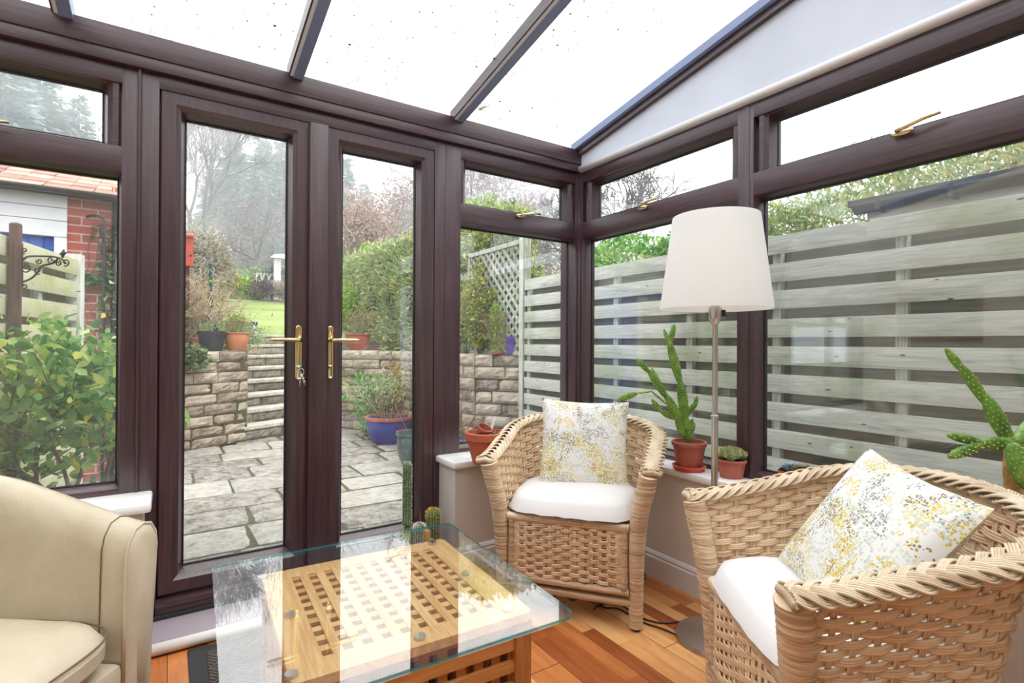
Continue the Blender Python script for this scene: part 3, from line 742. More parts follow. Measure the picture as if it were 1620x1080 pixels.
# ---- wicker tub chair (front faces local +y)
def chair_mesh():
    W0 = .285; D0 = .235; FRONT = .30; CY = .0
    def rimh(u):      # 0 front left .. .5 back .. 1 front right
        s_ = max(0, math.sin(PI*min(max(u, 0), 1))); return .640+.125*(s_**1.3)
    def plan(u, k):   # horizontal position, k = outward flare
        L1 = FRONT-CY; w = W0+k; dp = D0+k*.8; arc = PI*(w+dp)/2*1.02; T = 2*L1+arc; d = u*T
        if d < L1: return Vector((-w, FRONT-d)), Vector((-1, 0))
        if d > T-L1: return Vector((w, CY+(d-(T-L1)))), Vector((1, 0))
        a = PI*(d-L1)/(T-2*L1); 
        ca, sa = math.cos(a), math.sin(a)
        p = 2.35; 
        den = (abs(ca)**p+abs(sa)**p)**(1/p)
        ex = Vector((-w*ca/den, CY-dp*sa/den)); nn = Vector((-ca, -sa)); return ex, nn
    def flare(z, u):
        t = max(0, (z-.16)/.6); b_ = max(0, math.sin(PI*min(max(u, 0), 1)))**.7; return -.008-.05*b_+(.030+.055*b_)*t+.035*t*t
    def surf(u, z, off=0):
        p, n = plan(u, flare(z, u)); 
        q = p+n*off; return Vector((q.x, q.y, z))
    zb = .15
    n_st = 31
    shell = MB()
    rows = 27
    for r in range(rows):
        for sub in range(3):
            pts = []
            m_ = n_st*6
            for i in range(m_+1):
                u = .012+.976*i/m_
                zt = rimh(u)-.012; v = (r+.20+sub*.30)/rows; z = zb+v*(zt-zb)
                cs = math.cos(PI*(i/6.0+r)); off = .0062*math.copysign(abs(cs)**.7, cs)
                pts.append(surf(u, z, off))
            shell.tube(pts, .0040, 5, caps=False)
    stakes = MB()
    for i in range(n_st+1):
        u = .012+.976*i/n_st
        for du in (-.0030, 0, .0030):
            pts = [surf(min(max(u+du, 0), 1), zb-.005+(rimh(u)-zb)*j/8) for j in range(9)]
            stakes.tube(pts, .0026, 5, caps=False)
    # braided rim
    rim = MB(); core = MB()
    NR = 170
    def rimpt(u, lat, h):
        z0 = rimh(u); p, n = plan(u, flare(z0, u)+.012)
        q = p+n*lat; return Vector((q.x, q.y, z0+h-.10*max(0, lat)-abs(lat)*.12))
    core.tube([rimpt(-.022+1.044*i/NR, 0, -.008) for i in range(NR+1)], .032, 10, flat=.25)
    for s_ in range(6):
        for rod in range(4):
            pts = []
            for i in range(NR*3+1):
                u = -.022+1.044*i/(NR*3); ph = 2*PI*(u*7.5+s_/6.0)
                lat = .031*math.sin(ph)+(rod-1.5)*.0060
                hh = .002+.0085*math.sin(2*ph)
                pts.append(rimpt(u, lat, hh+.004*math.cos(ph)*0+.006*(1-(lat/.036)**2)))
            rim.tube(pts, .0033, 5)
    ends = MB()
    # legs: bound with cane
    def bound(path, r0, r1, seg=16, pitch=.0075):
        P_ = [Vector(p) for p in path]; mb = MB(); L = [0]
        for i in range(1, len(P_)): L.append(L[-1]+(P_[i]-P_[i-1]).length)
        n = int(L[-1]/pitch*2); pts = []; rr = []
        for k in range(n+1):
            d = L[-1]*k/n; i = max(0, min(len(P_)-2, next((j for j in range(len(L)-1) if L[j+1] >= d-1e-9), len(P_)-2)))
            t_ = (d-L[i])/(L[i+1]-L[i]); a = P_[max(i-1, 0)]; b = P_[i]; c = P_[i+1]; e = P_[min(i+2, len(P_)-1)]
            p = .5*((2*b)+(c-a)*t_+(2*a-5*b+4*c-e)*t_*t_+(3*b-a-3*c+e)*t_**3)
            pts.append(p); f = k/n; rr.append((r0+(r1-r0)*f)+(.0015 if k % 2 else -.0015)+.0006*math.sin(k*1.7))
        mb.tube(pts, rr, seg); return mb
    out = {}
    out['leg'] = []
    for sx_ in (-1, 1):
        mb = bound([(sx_*.275, .262, .012), (sx_*.275, .266, .16), (sx_*.278, .276, .32), (sx_*.290, .292, .46), (sx_*.312, .306, .56), (sx_*.324, .316, .622)], .026, .036)
        out['leg'].append(('leg', mb, 'cane_leg'))
        mb = bound([(sx_*.215, -.235, .012), (sx_*.222, -.222, .14), (sx_*.245, -.215, .3), (sx_*.280, -.205, .5), (sx_*.325, -.185, .70)], .028, .032)
        out['leg'].append(('leg', mb, 'cane_leg'))
    out['foot'] = []
    for x, y in ((-.275, .262), (.275, .262), (-.215, -.235), (.215, -.235)):
        out['foot'].append(MB().lathe([(0, 0), (.016, 0), (.018, .004), (.018, .014), (0, .014)], (x, y, 0), 14))
    for u_ in (-.020, 1.020):
        P_ = [rimpt(u_, q_, -.003) for q_ in (-.034, -.018, 0, .018, .036)]; e_ = bound(P_, .0105, .0105, 10, .006); rim.add(e_.v, e_.f)
    # apron: bound frame and woven panel
    fr = MB()
    for a, b, r in (((-.250, .282, .398), (.250, .282, .398), .017), ((-.250, .282, .15), (.250, .282, .15), .015), ((-.232, .283, .15), (-.232, .283, .40), .014), ((.232, .283, .15), (.232, .283, .40), .014)):
        t_ = bound([a, tuple((a[i]+b[i])/2 for i in range(3)), b], r, r, 10, .005); fr.add(t_.v, t_.f)
    strt = MB()
    for a, b in (((-.275, .266, .105), (.275, .266, .105)), ((-.22, -.225, .12), (.22, -.225, .12)), ((-.275, .262, .11), (-.22, -.22, .115)), ((.275, .262, .11), (.22, -.22, .115))):
        t_ = bound([a, tuple((a[i]+b[i])/2 for i in range(3)), b], .017, .017, 10, .005); strt.add(t_.v, t_.f)
    ap = MB(); nst = 12
    for r in range(14):
        for sub in range(3):
            pts = []
            for i in range(nst*4+1):
                x = -.225+.45*i/(nst*4); z = .165+(r+.2+.3*sub)*(.222/14)+.004*math.sin(i*.13)
                edge = min(1, (i/6.0), (nst*4-i)/6.0)
                pts.append((x, .287+.006*math.cos(PI*(i/4.0+r))*edge, z))
            ap.tube(pts, .0030, 5, caps=False)
    for i in range(nst+1):
        x = -.205+.41*i/nst
        for dx in (-.005, 0, .005): ap.tube([(x+dx, .287, .155), (x+dx, .287, .39)], .0026, 5)
    # seat deck under the cushion and seat pad
    deck = MB(); pad = MB()
    def pw(a):        # seat outline
        ca, sa = math.cos(a), math.sin(a); p = 5.0 if sa > 0 else 2.4
        d = (abs(ca)**p+abs(sa)**p)**(1/p); return ca/d, sa/d
    def padpt(u, v, top=True):
        a = 2*PI*u; x, y = pw(a); rr = v
        X_ = .272*x*rr*(1 if y > -.2 else 1-.10*(-y-.2)); Y_ = .030+(.285 if y > 0 else .245)*y*rr
        prof = (1-rr**6)**.34 if rr < 1 else 0
        return X_, Y_, prof
    NU = 56
    def g_top(u, v):
        x, y, h = padpt(u, v); b = .006*math.sin(x*60+1)*math.sin(y*47)*(v > .3)
        pk = .003*math.sin(u*2*PI*19)*(v**6)
        return (x*(1+.012*math.sin(u*40)*(v > .9)), y, .425+.066*h+.014*(1-v*v)+b*.25+pk)
    def g_bot(u, v):
        x, y, h = padpt(u, v); return (x, y, .425-.012*h)
    pad.grid(lambda u, v: g_top(u, v), NU, 14, True); pad.grid(lambda u, v: g_bot(u, v), NU, 6, True)
    deck.grid(lambda u, v: (padpt(u, v)[0]*.96, padpt(u, v)[1]*.96, .400), 40, 3, True)
    return dict(shell=shell, stakes=stakes, rim=rim, core=core, legs=out['leg'], feet=out['foot'], frame=fr, stret=strt, apron=ap, deck=deck, pad=pad)
def make_chair(label, loc, rz):
    t_ = thing('wicker_chair', label, 'chair', loc, rz, world=False, group='wicker tub chairs')
    d = chair_mesh()
    d['shell'].obj('woven_shell', 'cane', t_, smooth=True); 
    d['stakes'].obj('stakes', 'cane', t_, smooth=True)
    rm = d['rim'].obj('braided_rim', 'cane_rim', t_, smooth=True); d['core'].obj('rim_core', 'cane_rim', rm, smooth=True)
    for i, (n_, mb, m_) in enumerate(d['legs']):
        l = mb.obj('leg', m_, t_, smooth=True)
    for mb in d['feet']: mb.obj('foot_cap', 'black_plastic', t_, auto=40)
    f = d['frame'].obj('apron_frame', 'cane_leg', t_, smooth=True)
    d['stret'].obj('stretcher', 'cane_leg', t_, smooth=True)
    d['apron'].obj('apron_weave', 'cane', t_, smooth=True)
    d['deck'].obj('seat_deck', 'cane', t_)
    tag(d['pad'].obj('seat_cushion', 'seat_cloth', t_, smooth=True), 'white seat cushion')
    return t_
def copy_thing(o, label, loc, rz):
    c = o.copy(); COL.objects.link(c); c.location = loc; c.rotation_euler = (0, 0, rz); c['label'] = label
    for ch in list(o.children):
        k = ch.copy(); COL.objects.link(k); k.parent = c
        for g in list(ch.children):
            h = g.copy(); COL.objects.link(h); h.parent = k
    return c
C1 = (1.571, 1.835); A1 = math.atan2(-.627, -.779)-PI/2
C2 = (1.473, .635); A2 = math.atan2(.586, -.81)-PI/2
ch1 = make_chair('light wicker tub chair by the corner with an upright floral cushion', (C1[0], C1[1], 0), A1)
ch2 = copy_thing(ch1, 'light wicker tub chair at the right edge with a tilted floral cushion', (C2[0], C2[1], 0), A2)

# ---- floral scatter cushions
def cushion(label, s_, loc, rot, squash=0):
    mb = MB()
    def f(u, v, sg):
        x, y = 2*u-1, 2*v-1
        e = 1-.06*(1-abs(y)**2)*abs(x)**3 if True else 1
        X_ = x*(1-.07*(1-y*y)); Y_ = y*(1-.07*(1-x*x))
        h = ((1-x*x)*(1-y*y))**.42
        w = .006*math.sin(9*x+3*y)*(1-h)
        return (X_*s_/2, Y_*s_/2, sg*(.065*h)+w*.5)
    mb.grid(lambda u, v: f(u, v, 1), 28, 28).grid(lambda u, v: f(u, v, -1), 28, 28)
    o = mb.obj('scatter_cushion', 'floral', None, smooth=True)
    tag(o, label, 'cushion', 'floral scatter cushions'); o.matrix_world = Matrix.Translation(loc) @ rot
    return o
def basis(x, y):
    "rotation whose local x, y are the given directions"
    x = Vector(x).normalized(); y = Vector(y); y = (y-x*x.dot(y)).normalized(); z = x.cross(y)
    return Matrix(((x.x, y.x, z.x, 0), (x.y, y.y, z.y, 0), (x.z, y.z, z.z, 0), (0, 0, 0, 1)))
def from_corners(tl, tr, bl, br, label):
    c = (tl+tr+bl+br)/4; ex = ((tr-tl)+(br-bl)); ey = ((tl-bl)+(tr-br)); s_ = (ex.length/2+ey.length/2)/2*1.03
    return cushion(label, s_, c, basis(ex, ey))
f1 = Vector((math.cos(A1+PI/2), math.sin(A1+PI/2), 0)); r1 = Vector((f1.y, -f1.x, 0))
b1 = Vector((C1[0], C1[1], 0))
cushion('floral cushion in yellow and grey, upright in the corner chair', .405, at(924, 702, 2.40), basis(Vector((.78, -.62, -.03)), Vector((.14, .20, 1))))
cushion('floral cushion in yellow and grey, tipped over in the right hand chair', .42, (Vector((1.52, .868, .50))+Vector((1.39, .352, .755)))/2+Vector((0, 0, .01)), basis(Vector((1.39, .352, .755))-Vector((1.61, .64, .79)), Vector((1.61, .64, .79))-Vector((1.52, .868, .50))))

# ---- cream leather tub chair
def leather_chair():
    f = Vector((.808, -.588, 0)).normalized(); rz = math.atan2(f.y, f.x)-PI/2
    loc = Vector((-.540, 1.612, 0)); 
    t_ = thing('leather_armchair', 'cream leather tub armchair at the left edge of the room', 'armchair', loc, rz, world=False)
    W0 = .335
    def plan(u, k):
        L1 = .34; w = W0+k; d = u*(2*L1+PI*w); T = 2*L1+PI*w
        if d < L1: return Vector((-w, .34-d)), Vector((-1, 0))
        if d > T-L1: return Vector((w, d-(T-L1))), Vector((1, 0))
        a = (d-L1)/w; return Vector((-w*math.cos(a), -w*math.sin(a))), Vector((-math.cos(a), -math.sin(a)))
    def rimh(u): return .640+.19*math.sin(PI*u)**1.15
    prof = []
    # closed section: inner face up, round top, outer face down
    def sec(u, k):
        h = rimh(u); n = len(SEC)
        o, z = SEC[k % n]; return o, (z*(h-.07) if z <= 1 else (h-.07)+(z-1))
    SEC = [(-.040, .12/.6), (-.045, .45), (-.048, .7), (-.050, .88), (-.050, 1.0), (-.042, 1.035), (-.022, 1.062), (.005, 1.07), (.032, 1.062), (.050, 1.035), (.056, 1.0), (.052, .85), (.044, .6), (.036, .3), (.036, .10), (-.030, .10)]
    def fn(u, v):
        k = int(round(v*len(SEC))); o, z = sec(u, k); wr_ = .0025*noise.noise(Vector((u*14, k*.6, 3)))
        p, n_ = plan(u, .0); q = p+n_*(o+wr_+.035*max(0, z-.3)); return (q.x, q.y, z)
    mb = MB().grid(fn, 96, len(SEC)); body = mb.obj('tub_shell', 'leather', t_, smooth=True)
    # front panels of the arms with a soft bulge and piping
    for u in (0, 1):
        ring = []
        for k in range(len(SEC)):
            o, z = sec(u, k); p, n_ = plan(u, 0); q = p+n_*(o+.035*max(0, z-.3)); ring.append(Vector((q.x, q.y, z)))
        n = len(ring); vs = list(ring); fs = []
        c = Vector((sum(v.x for v in ring)/n, .34, .4))
        sc1 = [Vector((c.x+(v.x-c.x)*.86, v.y+.014, v.z-(.012 if v.z > .6 else -.0))) for v in ring]
        sc2 = [Vector((c.x+(v.x-c.x)*.5, v.y+.018, v.z-(.03 if v.z > .6 else 0))) for v in ring]
        vs += sc1+sc2
        for a_ in (0, n):
            for i in range(n): fs.append((a_+i, a_+(i+1) % n, a_+n+(i+1) % n, a_+n+i))
        fs.append(tuple(range(2*n, 3*n)))
        MB().add(vs, fs).obj('arm_front', 'leather', t_, smooth=True, recalc=True)
        MB().tube([v+Vector((0, .003, 0)) for v in ring[1:14]], .0042, 8).obj('piping', 'leather', t_, smooth=True)
    # stitched seams running over the tub
    for u in (.035, .285, .5, .715, .965):
        pts = []
        for k in range(1, 14):
            o, z = sec(u, k); p, n_ = plan(u, 0); sg = 1 if k > 7 else -1
            q = p+n_*(o+.035*max(0, z-.3)+(.0012*(-1 if o < 0 else 1))); pts.append((q.x, q.y, z+(.0012 if k in (6, 7, 8) else 0)))
        MB().tube(pts, .0016, 5).obj('seam', 'leather_thread', t_, smooth=True)
    # seat cushion
    def so(a):
        ca, sa = math.cos(a), math.sin(a); p = 5 if sa > 0 else 2.3; d = (abs(ca)**p+abs(sa)**p)**(1/p); return ca/d, sa/d
    def top(u, v, z0, H_, sg):
        x, y = so(2*PI*u); h = (1-v**8)**.5 if v < 1 else 0; z0 += .055
        return (x*v*.288, .06+y*v*(.31 if y > 0 else .30), z0+sg*H_*h+(.018*(1-v*v) if sg > 0 else 0)+.003*noise.noise(Vector((x*v*6, y*v*6, 0))))
    mb = MB().grid(lambda u, v: top(u, v, .335, .045, 1), 64, 16, True).grid(lambda u, v: top(u, v, .305, .05, -1), 64, 10, True)
    mb.grid(lambda u, v: (so(2*PI*u)[0]*.288, .06+so(2*PI*u)[1]*(.31 if so(2*PI*u)[1] > 0 else .30), .360+.03*v), 64, 3, True)
    sc_ = mb.obj('seat_cushion', 'leather', t_, smooth=True)
    mb = MB()
    for z in (.408,):
        mb.tube([(so(a)[0]*.2895, .06+so(a)[1]*.3115, z) for a in np.linspace(.02, PI-.02, 60)], .0025, 6)
    mb.obj('cushion_piping', 'leather_thread', sc_, smooth=True)
    MB().bbox((-.29, -.2, .06), (.29, .345, .312), .02).obj('front_panel', 'leather', t_, auto=40)
    for x, y in ((-.28, .28), (.28, .28), (-.2, -.25), (.2, -.25)):
        MB().lathe([(0, 0), (.018, 0), (.024, .065), (0, .065)], (x, y, 0), 14).obj('foot', 'black_plastic', t_)
    return t_
leather_chair()

# ---- floor lamp
LX, LY = 1.742, 1.25
lp = thing('floor_lamp', 'brushed steel floor lamp with a tapered cream shade between the wicker chairs', 'lamp', (LX, LY, 0))
MB().lathe([(0, 0), (.140, 0), (.142, .006), (.138, .016), (.05, .024), (.018, .03), (0, .03)], (LX, LY, 0), 48).obj('base', 'steel', lp, auto=40)
MB().lathe([(.0125, .025), (.0125, .845), (.0115, .85), (.0, .85)], (LX, LY, 0), 20).obj('lower_pole', 'steel', lp, auto=40)
MB().lathe([(.0, .842), (.0150, .842), (.0150, .850), (.010, .853), (.010, 1.19), (.012, 1.2), (.022, 1.215), (.024, 1.222), (.024, 1.262), (.0, 1.262)], (LX, LY, 0), 24).obj('upper_pole', 'steel', lp, auto=40)
MB().bbox((LX+.012, LY-.03, 1.226), (LX+.024, LY-.018, 1.252), .002).obj('switch', 'black_plastic', lp)
MB().lathe([(.001, 1.262), (.016, 1.262), (.016, 1.30), (.0, 1.30)], (LX, LY, 0), 16).obj('socket', 'white_paint', lp, auto=40)
MB().lathe([(0, 1.30), (.012, 1.30), (.026, 1.345), (.029, 1.37), (.022, 1.395), (0, 1.402)], (LX, LY, 0), 20).obj('light_bulb', 'bulb', lp, smooth=True)
mb = MB(); z0, z1, r0, r1_ = 1.255, 1.606, .204, .158
mb.lathe([(r0, z0), (r1_, z1)], (LX, LY, 0), 72); mb.f = mb.f[:-2]
n_ = len(mb.v); mb2 = MB().lathe([(r0-.0025, z0), (r1_-.0025, z1)], (LX, LY, 0), 72); mb2.f = mb2.f[:-2]; mb.add(mb2.v, mb2.f)
for k in (0, 72):
    mb.f += [(k+j, k+(j+1) % 72, 144+k+(j+1) % 72, 144+k+j) for j in range(72)]
sh_ = mb.obj('lamp_shade', 'lampshade', lp, smooth=True); sh_.data.set_sharp_from_angle(angle=.6)
mb = MB()
for z, r in ((1.598, r1_),):
    for a in (.4, .4+2*PI/3, .4+4*PI/3): mb.tube([(LX, LY, z-.05), (LX+r*math.cos(a), LY+r*math.sin(a), z)], .0018, 6)
mb.tube([(LX, LY, 1.4), (LX, LY, 1.55)], .003, 6)
mb.obj('shade_carrier', 'steel', lp)
ld = bpy.data.lights.new('lamp_light', 'POINT'); ld.energy = .2; ld.color = (1, .78, .5); ld.shadow_soft_size = .03
lo_ = bpy.data.objects.new('lamp_light', ld); COL.objects.link(lo_); lo_.parent = lp; lo_.location = (0, 0, 1.42)
# cables
def cable(label, pts, r=.0032):
    P_ = [Vector(p) for p in pts]; out = []
    for i in range(len(P_)-1):
        a, b, c, e = P_[max(i-1, 0)], P_[i], P_[i+1], P_[min(i+2, len(P_)-1)]
        for k in range(8):
            t_ = k/8; out.append(.5*((2*b)+(c-a)*t_+(2*a-5*b+4*c-e)*t_*t_+(3*b-a-3*c+e)*t_**3))
    out.append(P_[-1]); o = MB().tube(out, r, 8).obj('cable', 'black_plastic', None, smooth=True)
    tag(o, label, 'cable'); return centred(o)
def fl(px, py, z=.004):
    d = at(px, py, 1)-Vector((0, 0, CAM_Z)); t_ = (z-CAM_Z)/d.z; return d*t_+Vector((0, 0, CAM_Z))
cable('black cable running from the lamp base under the corner chair', [fl(1075, 983), fl(1045, 985), fl(1010, 975), fl(985, 958), fl(960, 952), fl(945, 958), fl(940, 963)])
cable('lower black cable looping towards the lamp base on the parquet', [fl(1072, 1005), fl(1050, 995), fl(1012, 982), fl(980, 963), fl(955, 960), fl(942, 945)])
cable('black cable curling up beside the skirting behind the corner chair', [fl(1012, 925), fl(1020, 914, .02), fl(1018, 903, .03), fl(1010, 898, .01), fl(1000, 893)])

# ================================================================== THE GARDEN
PZ = -.12
def stone_wall(mb, A, B, z0, z1, rowh, seed, depth=.16, rough=.022, lens=(.28, .46)):
    "coursed rough blocks along A-B; the face looks to the right of A->B"
    r = random.Random(seed); A = Vector((*A, 0)); B = Vector((*B, 0)); L = (B-A).length; d = (B-A).normalized(); n = Vector((d.y, -d.x, 0))
    rows = max(1, round((z1-z0)/rowh)); h = (z1-z0)/rows; g = .006
    for i in range(rows):
        x = -r.uniform(0, lens[0])
        while x < L:
            w = r.uniform(*lens); x0, x1 = max(0, x)+g/2, min(L, x+w)-g/2; x += w
            if x1-x0 < .04: continue
            nx, nz = max(3, int((x1-x0)/.045)), 4; za, zb = z0+i*h+g/2, z0+(i+1)*h-g/2; off = r.uniform(-.008, .012); sd = r.uniform(0, 99)
            def f(u, v):
                e = min(u, 1-u, v*.6, (1-v)*.6)*6; e = min(1, e)
                q = noise.noise(Vector((u*(x1-x0)*16+sd, v*2.4, sd)))*rough+noise.noise(Vector((u*(x1-x0)*40+sd, v*6, sd)))*rough*.45
                p = A+d*(x0+u*(x1-x0))+n*(off+(q+rough*.6)*e-(1-e)*.012); return (p.x, p.y, za+v*(zb-za))
            mb.grid(f, nx, nz)
            # top, bottom, sides back to the core
            o = [A+d*x0, A+d*x1]; bk = [p-n*depth for p in o]
            vs = [(*p.xy, z) for z in (za, zb) for p in (o[0], o[1], bk[1], bk[0])]
            mb.add(vs, [(0, 3, 2, 1), (4, 5, 6, 7), (1, 2, 6, 5), (3, 0, 4, 7), (2, 3, 7, 6)])
P0, P1 = Vector((.13, 6.96)), Vector((.83, 7.335))
wd = (P1-P0).normalized(); cd = Vector((-wd.y, wd.x))     # along the wall, up the steps
P2 = P1+wd*1.20
def wall_thing(name, label, segs, z1, seed, rowh=.125):
    t_ = thing(name, label, 'garden wall', (segs[0][0][0], segs[0][0][1], PZ))
    mb = MB(); core = MB(); sides = MB()
    for k, (a, b) in enumerate(segs): stone_wall(mb, a, b, PZ, z1, rowh, seed+k)
    mb.obj('stone_blocks', 'wall_stone', t_)
    for a, b in segs:
        A = Vector(a); B = Vector(b); d = (B-A).normalized(); n = Vector((d.y, -d.x)); 
        q = [A-n*.012, B-n*.012, B-n*.18, A-n*.18]
        core.add([(*p, PZ) for p in q]+[(*p, z1-.012) for p in q], [(0, 1, 5, 4), (1, 2, 6, 5), (2, 3, 7, 6), (3, 0, 4, 7), (4, 5, 6, 7)])
    core.obj('mortar', 'mortar', t_)
    return t_
PL = P0-wd*.6
wall_thing('garden_wall', 'low rough stone retaining wall left of the garden steps', [(tuple(PL), tuple(P1)), (tuple(P1), tuple(P1+cd*1.2))], 1.01, 3)
Q1, Q2, Q3, Q4 = (2.60, 7.05), (2.55, 5.50), (2.64, 4.75), (2.95, 4.30)
wall_thing('garden_wall', 'stone retaining wall right of the steps bending round to the fence', [(tuple(P2), Q1), (Q1, Q2), (Q2, Q3), (Q3, Q4)], 1.01, 30)
# steps
st = thing('garden_steps', 'flight of rough stone steps climbing from the patio to the lawn', 'steps', (P1.x, P1.y, PZ))
NS = 8; rise = .172; going = .29
for k in range(NS):
    a = P1+cd*(going*k); b = P2+wd*(.17*k)+cd*(going*k); z0 = PZ+rise*k
    if k == 0: a = a-wd*.06
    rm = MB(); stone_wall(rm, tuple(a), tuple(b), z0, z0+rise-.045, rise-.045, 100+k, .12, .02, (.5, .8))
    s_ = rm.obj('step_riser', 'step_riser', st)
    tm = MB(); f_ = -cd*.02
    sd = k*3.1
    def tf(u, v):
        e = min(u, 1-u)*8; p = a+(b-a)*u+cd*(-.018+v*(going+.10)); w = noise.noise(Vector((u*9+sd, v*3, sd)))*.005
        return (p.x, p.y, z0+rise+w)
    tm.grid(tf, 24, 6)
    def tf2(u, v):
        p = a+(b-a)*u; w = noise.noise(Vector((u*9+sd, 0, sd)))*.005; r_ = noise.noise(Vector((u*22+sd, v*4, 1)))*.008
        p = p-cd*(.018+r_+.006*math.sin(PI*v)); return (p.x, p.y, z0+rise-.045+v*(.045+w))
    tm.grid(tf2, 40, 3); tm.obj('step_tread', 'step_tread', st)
# patio slabs
r_ = random.Random(5); mb = MB(); y = 2.62
rows = []
while y < 8.4:
    h = r_.choice((.38, .42, .46, .50)); x = -1.8+r_.uniform(-.4, 0)
    while x < 3.0:
        w = r_.uniform(.46, .80); g = .007+r_.uniform(0, .005); cx, cy = x+w/2, y+h/2
        dd = Vector((cx, cy))-P1; inside = (dd.dot(cd) < .1) or cx > P2.x
        if inside and not (cx > 2.5 and cy > 5.6):
            zt = PZ+r_.uniform(-.004, .004); tx, ty = r_.uniform(-.006, .006), r_.uniform(-.006, .006); sd = r_.uniform(0, 50)
            def f(u, v, zt=zt, x=x, w=w, y=y, h=h, sd=sd, g=g):
                X_, Y_ = x+g+u*(w-2*g), y+g+v*(h-2*g); e = min(1, min(u*w, (1-u)*w, v*h, (1-v)*h)/.018)
                jx = noise.noise(Vector((Y_*9, sd, 0)))*.006; jy = noise.noise(Vector((X_*9, sd, 4)))*.006
                return (X_+jx*(1 if u in (0, 1) else 0), Y_+jy*(1 if v in (0, 1) else 0), zt-(1-e)*.014+noise.noise(Vector((X_*14, Y_*14, sd)))*.0035+tx*(u-.5)+ty*(v-.5))
            mb.grid(f, 14, 10)
        x += w
    y += h
tag(mb.obj('patio_paving', 'paving'), kind='structure')
struct(MB().box((-1.9, 2.6, PZ-.06), (3.1, 8.4, PZ-.013)).obj('patio_joints', 'mortar'))
# ---- ground above the walls
def tz(x, y):
    s_ = y-7.2
    z = .98+max(0, s_-1.0)*.02
    if y > 8.8: z = 1.03+.20*min(1, (y-8.8)/.9)
    if y > 9.7: z = 1.23+(y-9.7)*.118
    if y > 24: z = 1.23+14.3*.118+(y-24)*.165
    if y > 60: z += (y-60)*.10
    z += .12*noise.noise(Vector((x*.25, y*.25, 0)))*min(1, max(0, (y-9.5)/6))
    z += .8*noise.noise(Vector((x*.05, y*.05, 5)))*min(1, max(0, (y-24)/15))
    rel = Vector((x, y))-P1; al = rel.dot(wd); up = rel.dot(cd)
    if -.02 < al < 1.25+.17*max(0, up)/going and up < NS*going+.25: z = min(z, PZ+up/going*rise-.12)
    return z
def behind(x, y):
    p = Vector((x, y)); 
    if x > 2.72 and y > 4.75: return True
    if x > 2.66 and y > 5.0: return True
    if x > 2.95 and y > 4.4: return True
    if x > 2.6: return False
    if x < PL.x-.05: return y > 9
    return (p-P1).dot(cd) > .10 and (x < P2.x or y > P2.y+(x-P2.x)*(7.05-P2.y)/(2.60-P2.x)+.06)
def terrain(name, x0, x1, y0, y1, st_, mat, cond=None):
    mb = MB(); nx = int((x1-x0)/st_); ny = int((y1-y0)/st_); idx = {}
    for i in range(nx):
        for j in range(ny):
            cx, cy = x0+(i+.5)*st_, y0+(j+.5)*st_
            if cond and not cond(cx, cy): continue
            q = []
            for a, b in ((i, j), (i+1, j), (i+1, j+1), (i, j+1)):
                if (a, b) not in idx:
                    X_, Y_ = x0+a*st_, y0+b*st_; idx[(a, b)] = len(mb.v); mb.v.append((X_, Y_, tz(X_, Y_)))
                q.append(idx[(a, b)])
            mb.f.append(tuple(q))
    o = mb.obj(name, mat, None, smooth=True); return struct(o)
terrain('planting_bed', -.3, 5.1, 4.4, 9.7, .1, 'soil', behind)
def lawn_area(x, y): return y < 20.5+.6*math.sin(x)
terrain('lawn', -6.0, 9, 9.7, 21.3, .25, 'lawn', lawn_area)
terrain('woodland_bank', -60, 90, 20, 110, 1.25, 'woodland_floor')
struct(MB().box((-3.5, 2.62, PZ-.05), (-.62, 6.0, PZ+.03)).obj('side_bed', 'soil'))
struct(MB().box((2.25, -6, PZ-.08), (2.95, 4.9, PZ-.01)).obj('side_path', 'mortar'))
struct(MB().box((2.95, -8, PZ-.3), (60, 6, PZ-.02)).obj('neighbouring_ground', 'woodland_floor'))
struct(MB().box((-60, -12, PZ-.5), (-1.9, 20, PZ-.05)).obj('neighbouring_lawn', 'woodland_floor'))

# ---- plants toolkit
def leaf_mesh(pts, L, W_, name, mat, parent=None, up=.3, nrm=None, droop=0., jit=.35, fold=.18):
    n = len(pts); pts = np.asarray(pts, float)
    d = rng.normal(size=(n, 3)); d[:, 2] += up
    if nrm is not None: d += np.asarray(nrm)*1.2
    d[:, 2] -= droop
    d /= np.linalg.norm(d, axis=1)[:, None]+1e-9
    q = rng.normal(size=(n, 3)); q[:, 2] += .8
    s_ = np.cross(d, q); s_ /= np.linalg.norm(s_, axis=1)[:, None]+1e-9; nn = np.cross(s_, d)
    l = (L*(1+jit*rng.uniform(-1, 1, n)))[:, None]; w = l*(W_/L)
    V = np.stack([pts, pts+d*l*.35+s_*w*.5+nn*l*fold*.5, pts+d*l*.72+s_*w*.38+nn*l*fold*.5, pts+d*l-nn*l*fold*.4, pts+d*l*.72-s_*w*.38+nn*l*fold*.5, pts+d*l*.35-s_*w*.5+nn*l*fold*.5], 1).reshape(-1, 3)
    b = (np.arange(n)*6)[:, None]; F = np.concatenate([b+np.array([0, 1, 2, 3]), b+np.array([0, 3, 4, 5])], 0)
    return fast(name, V, F, mat, parent)
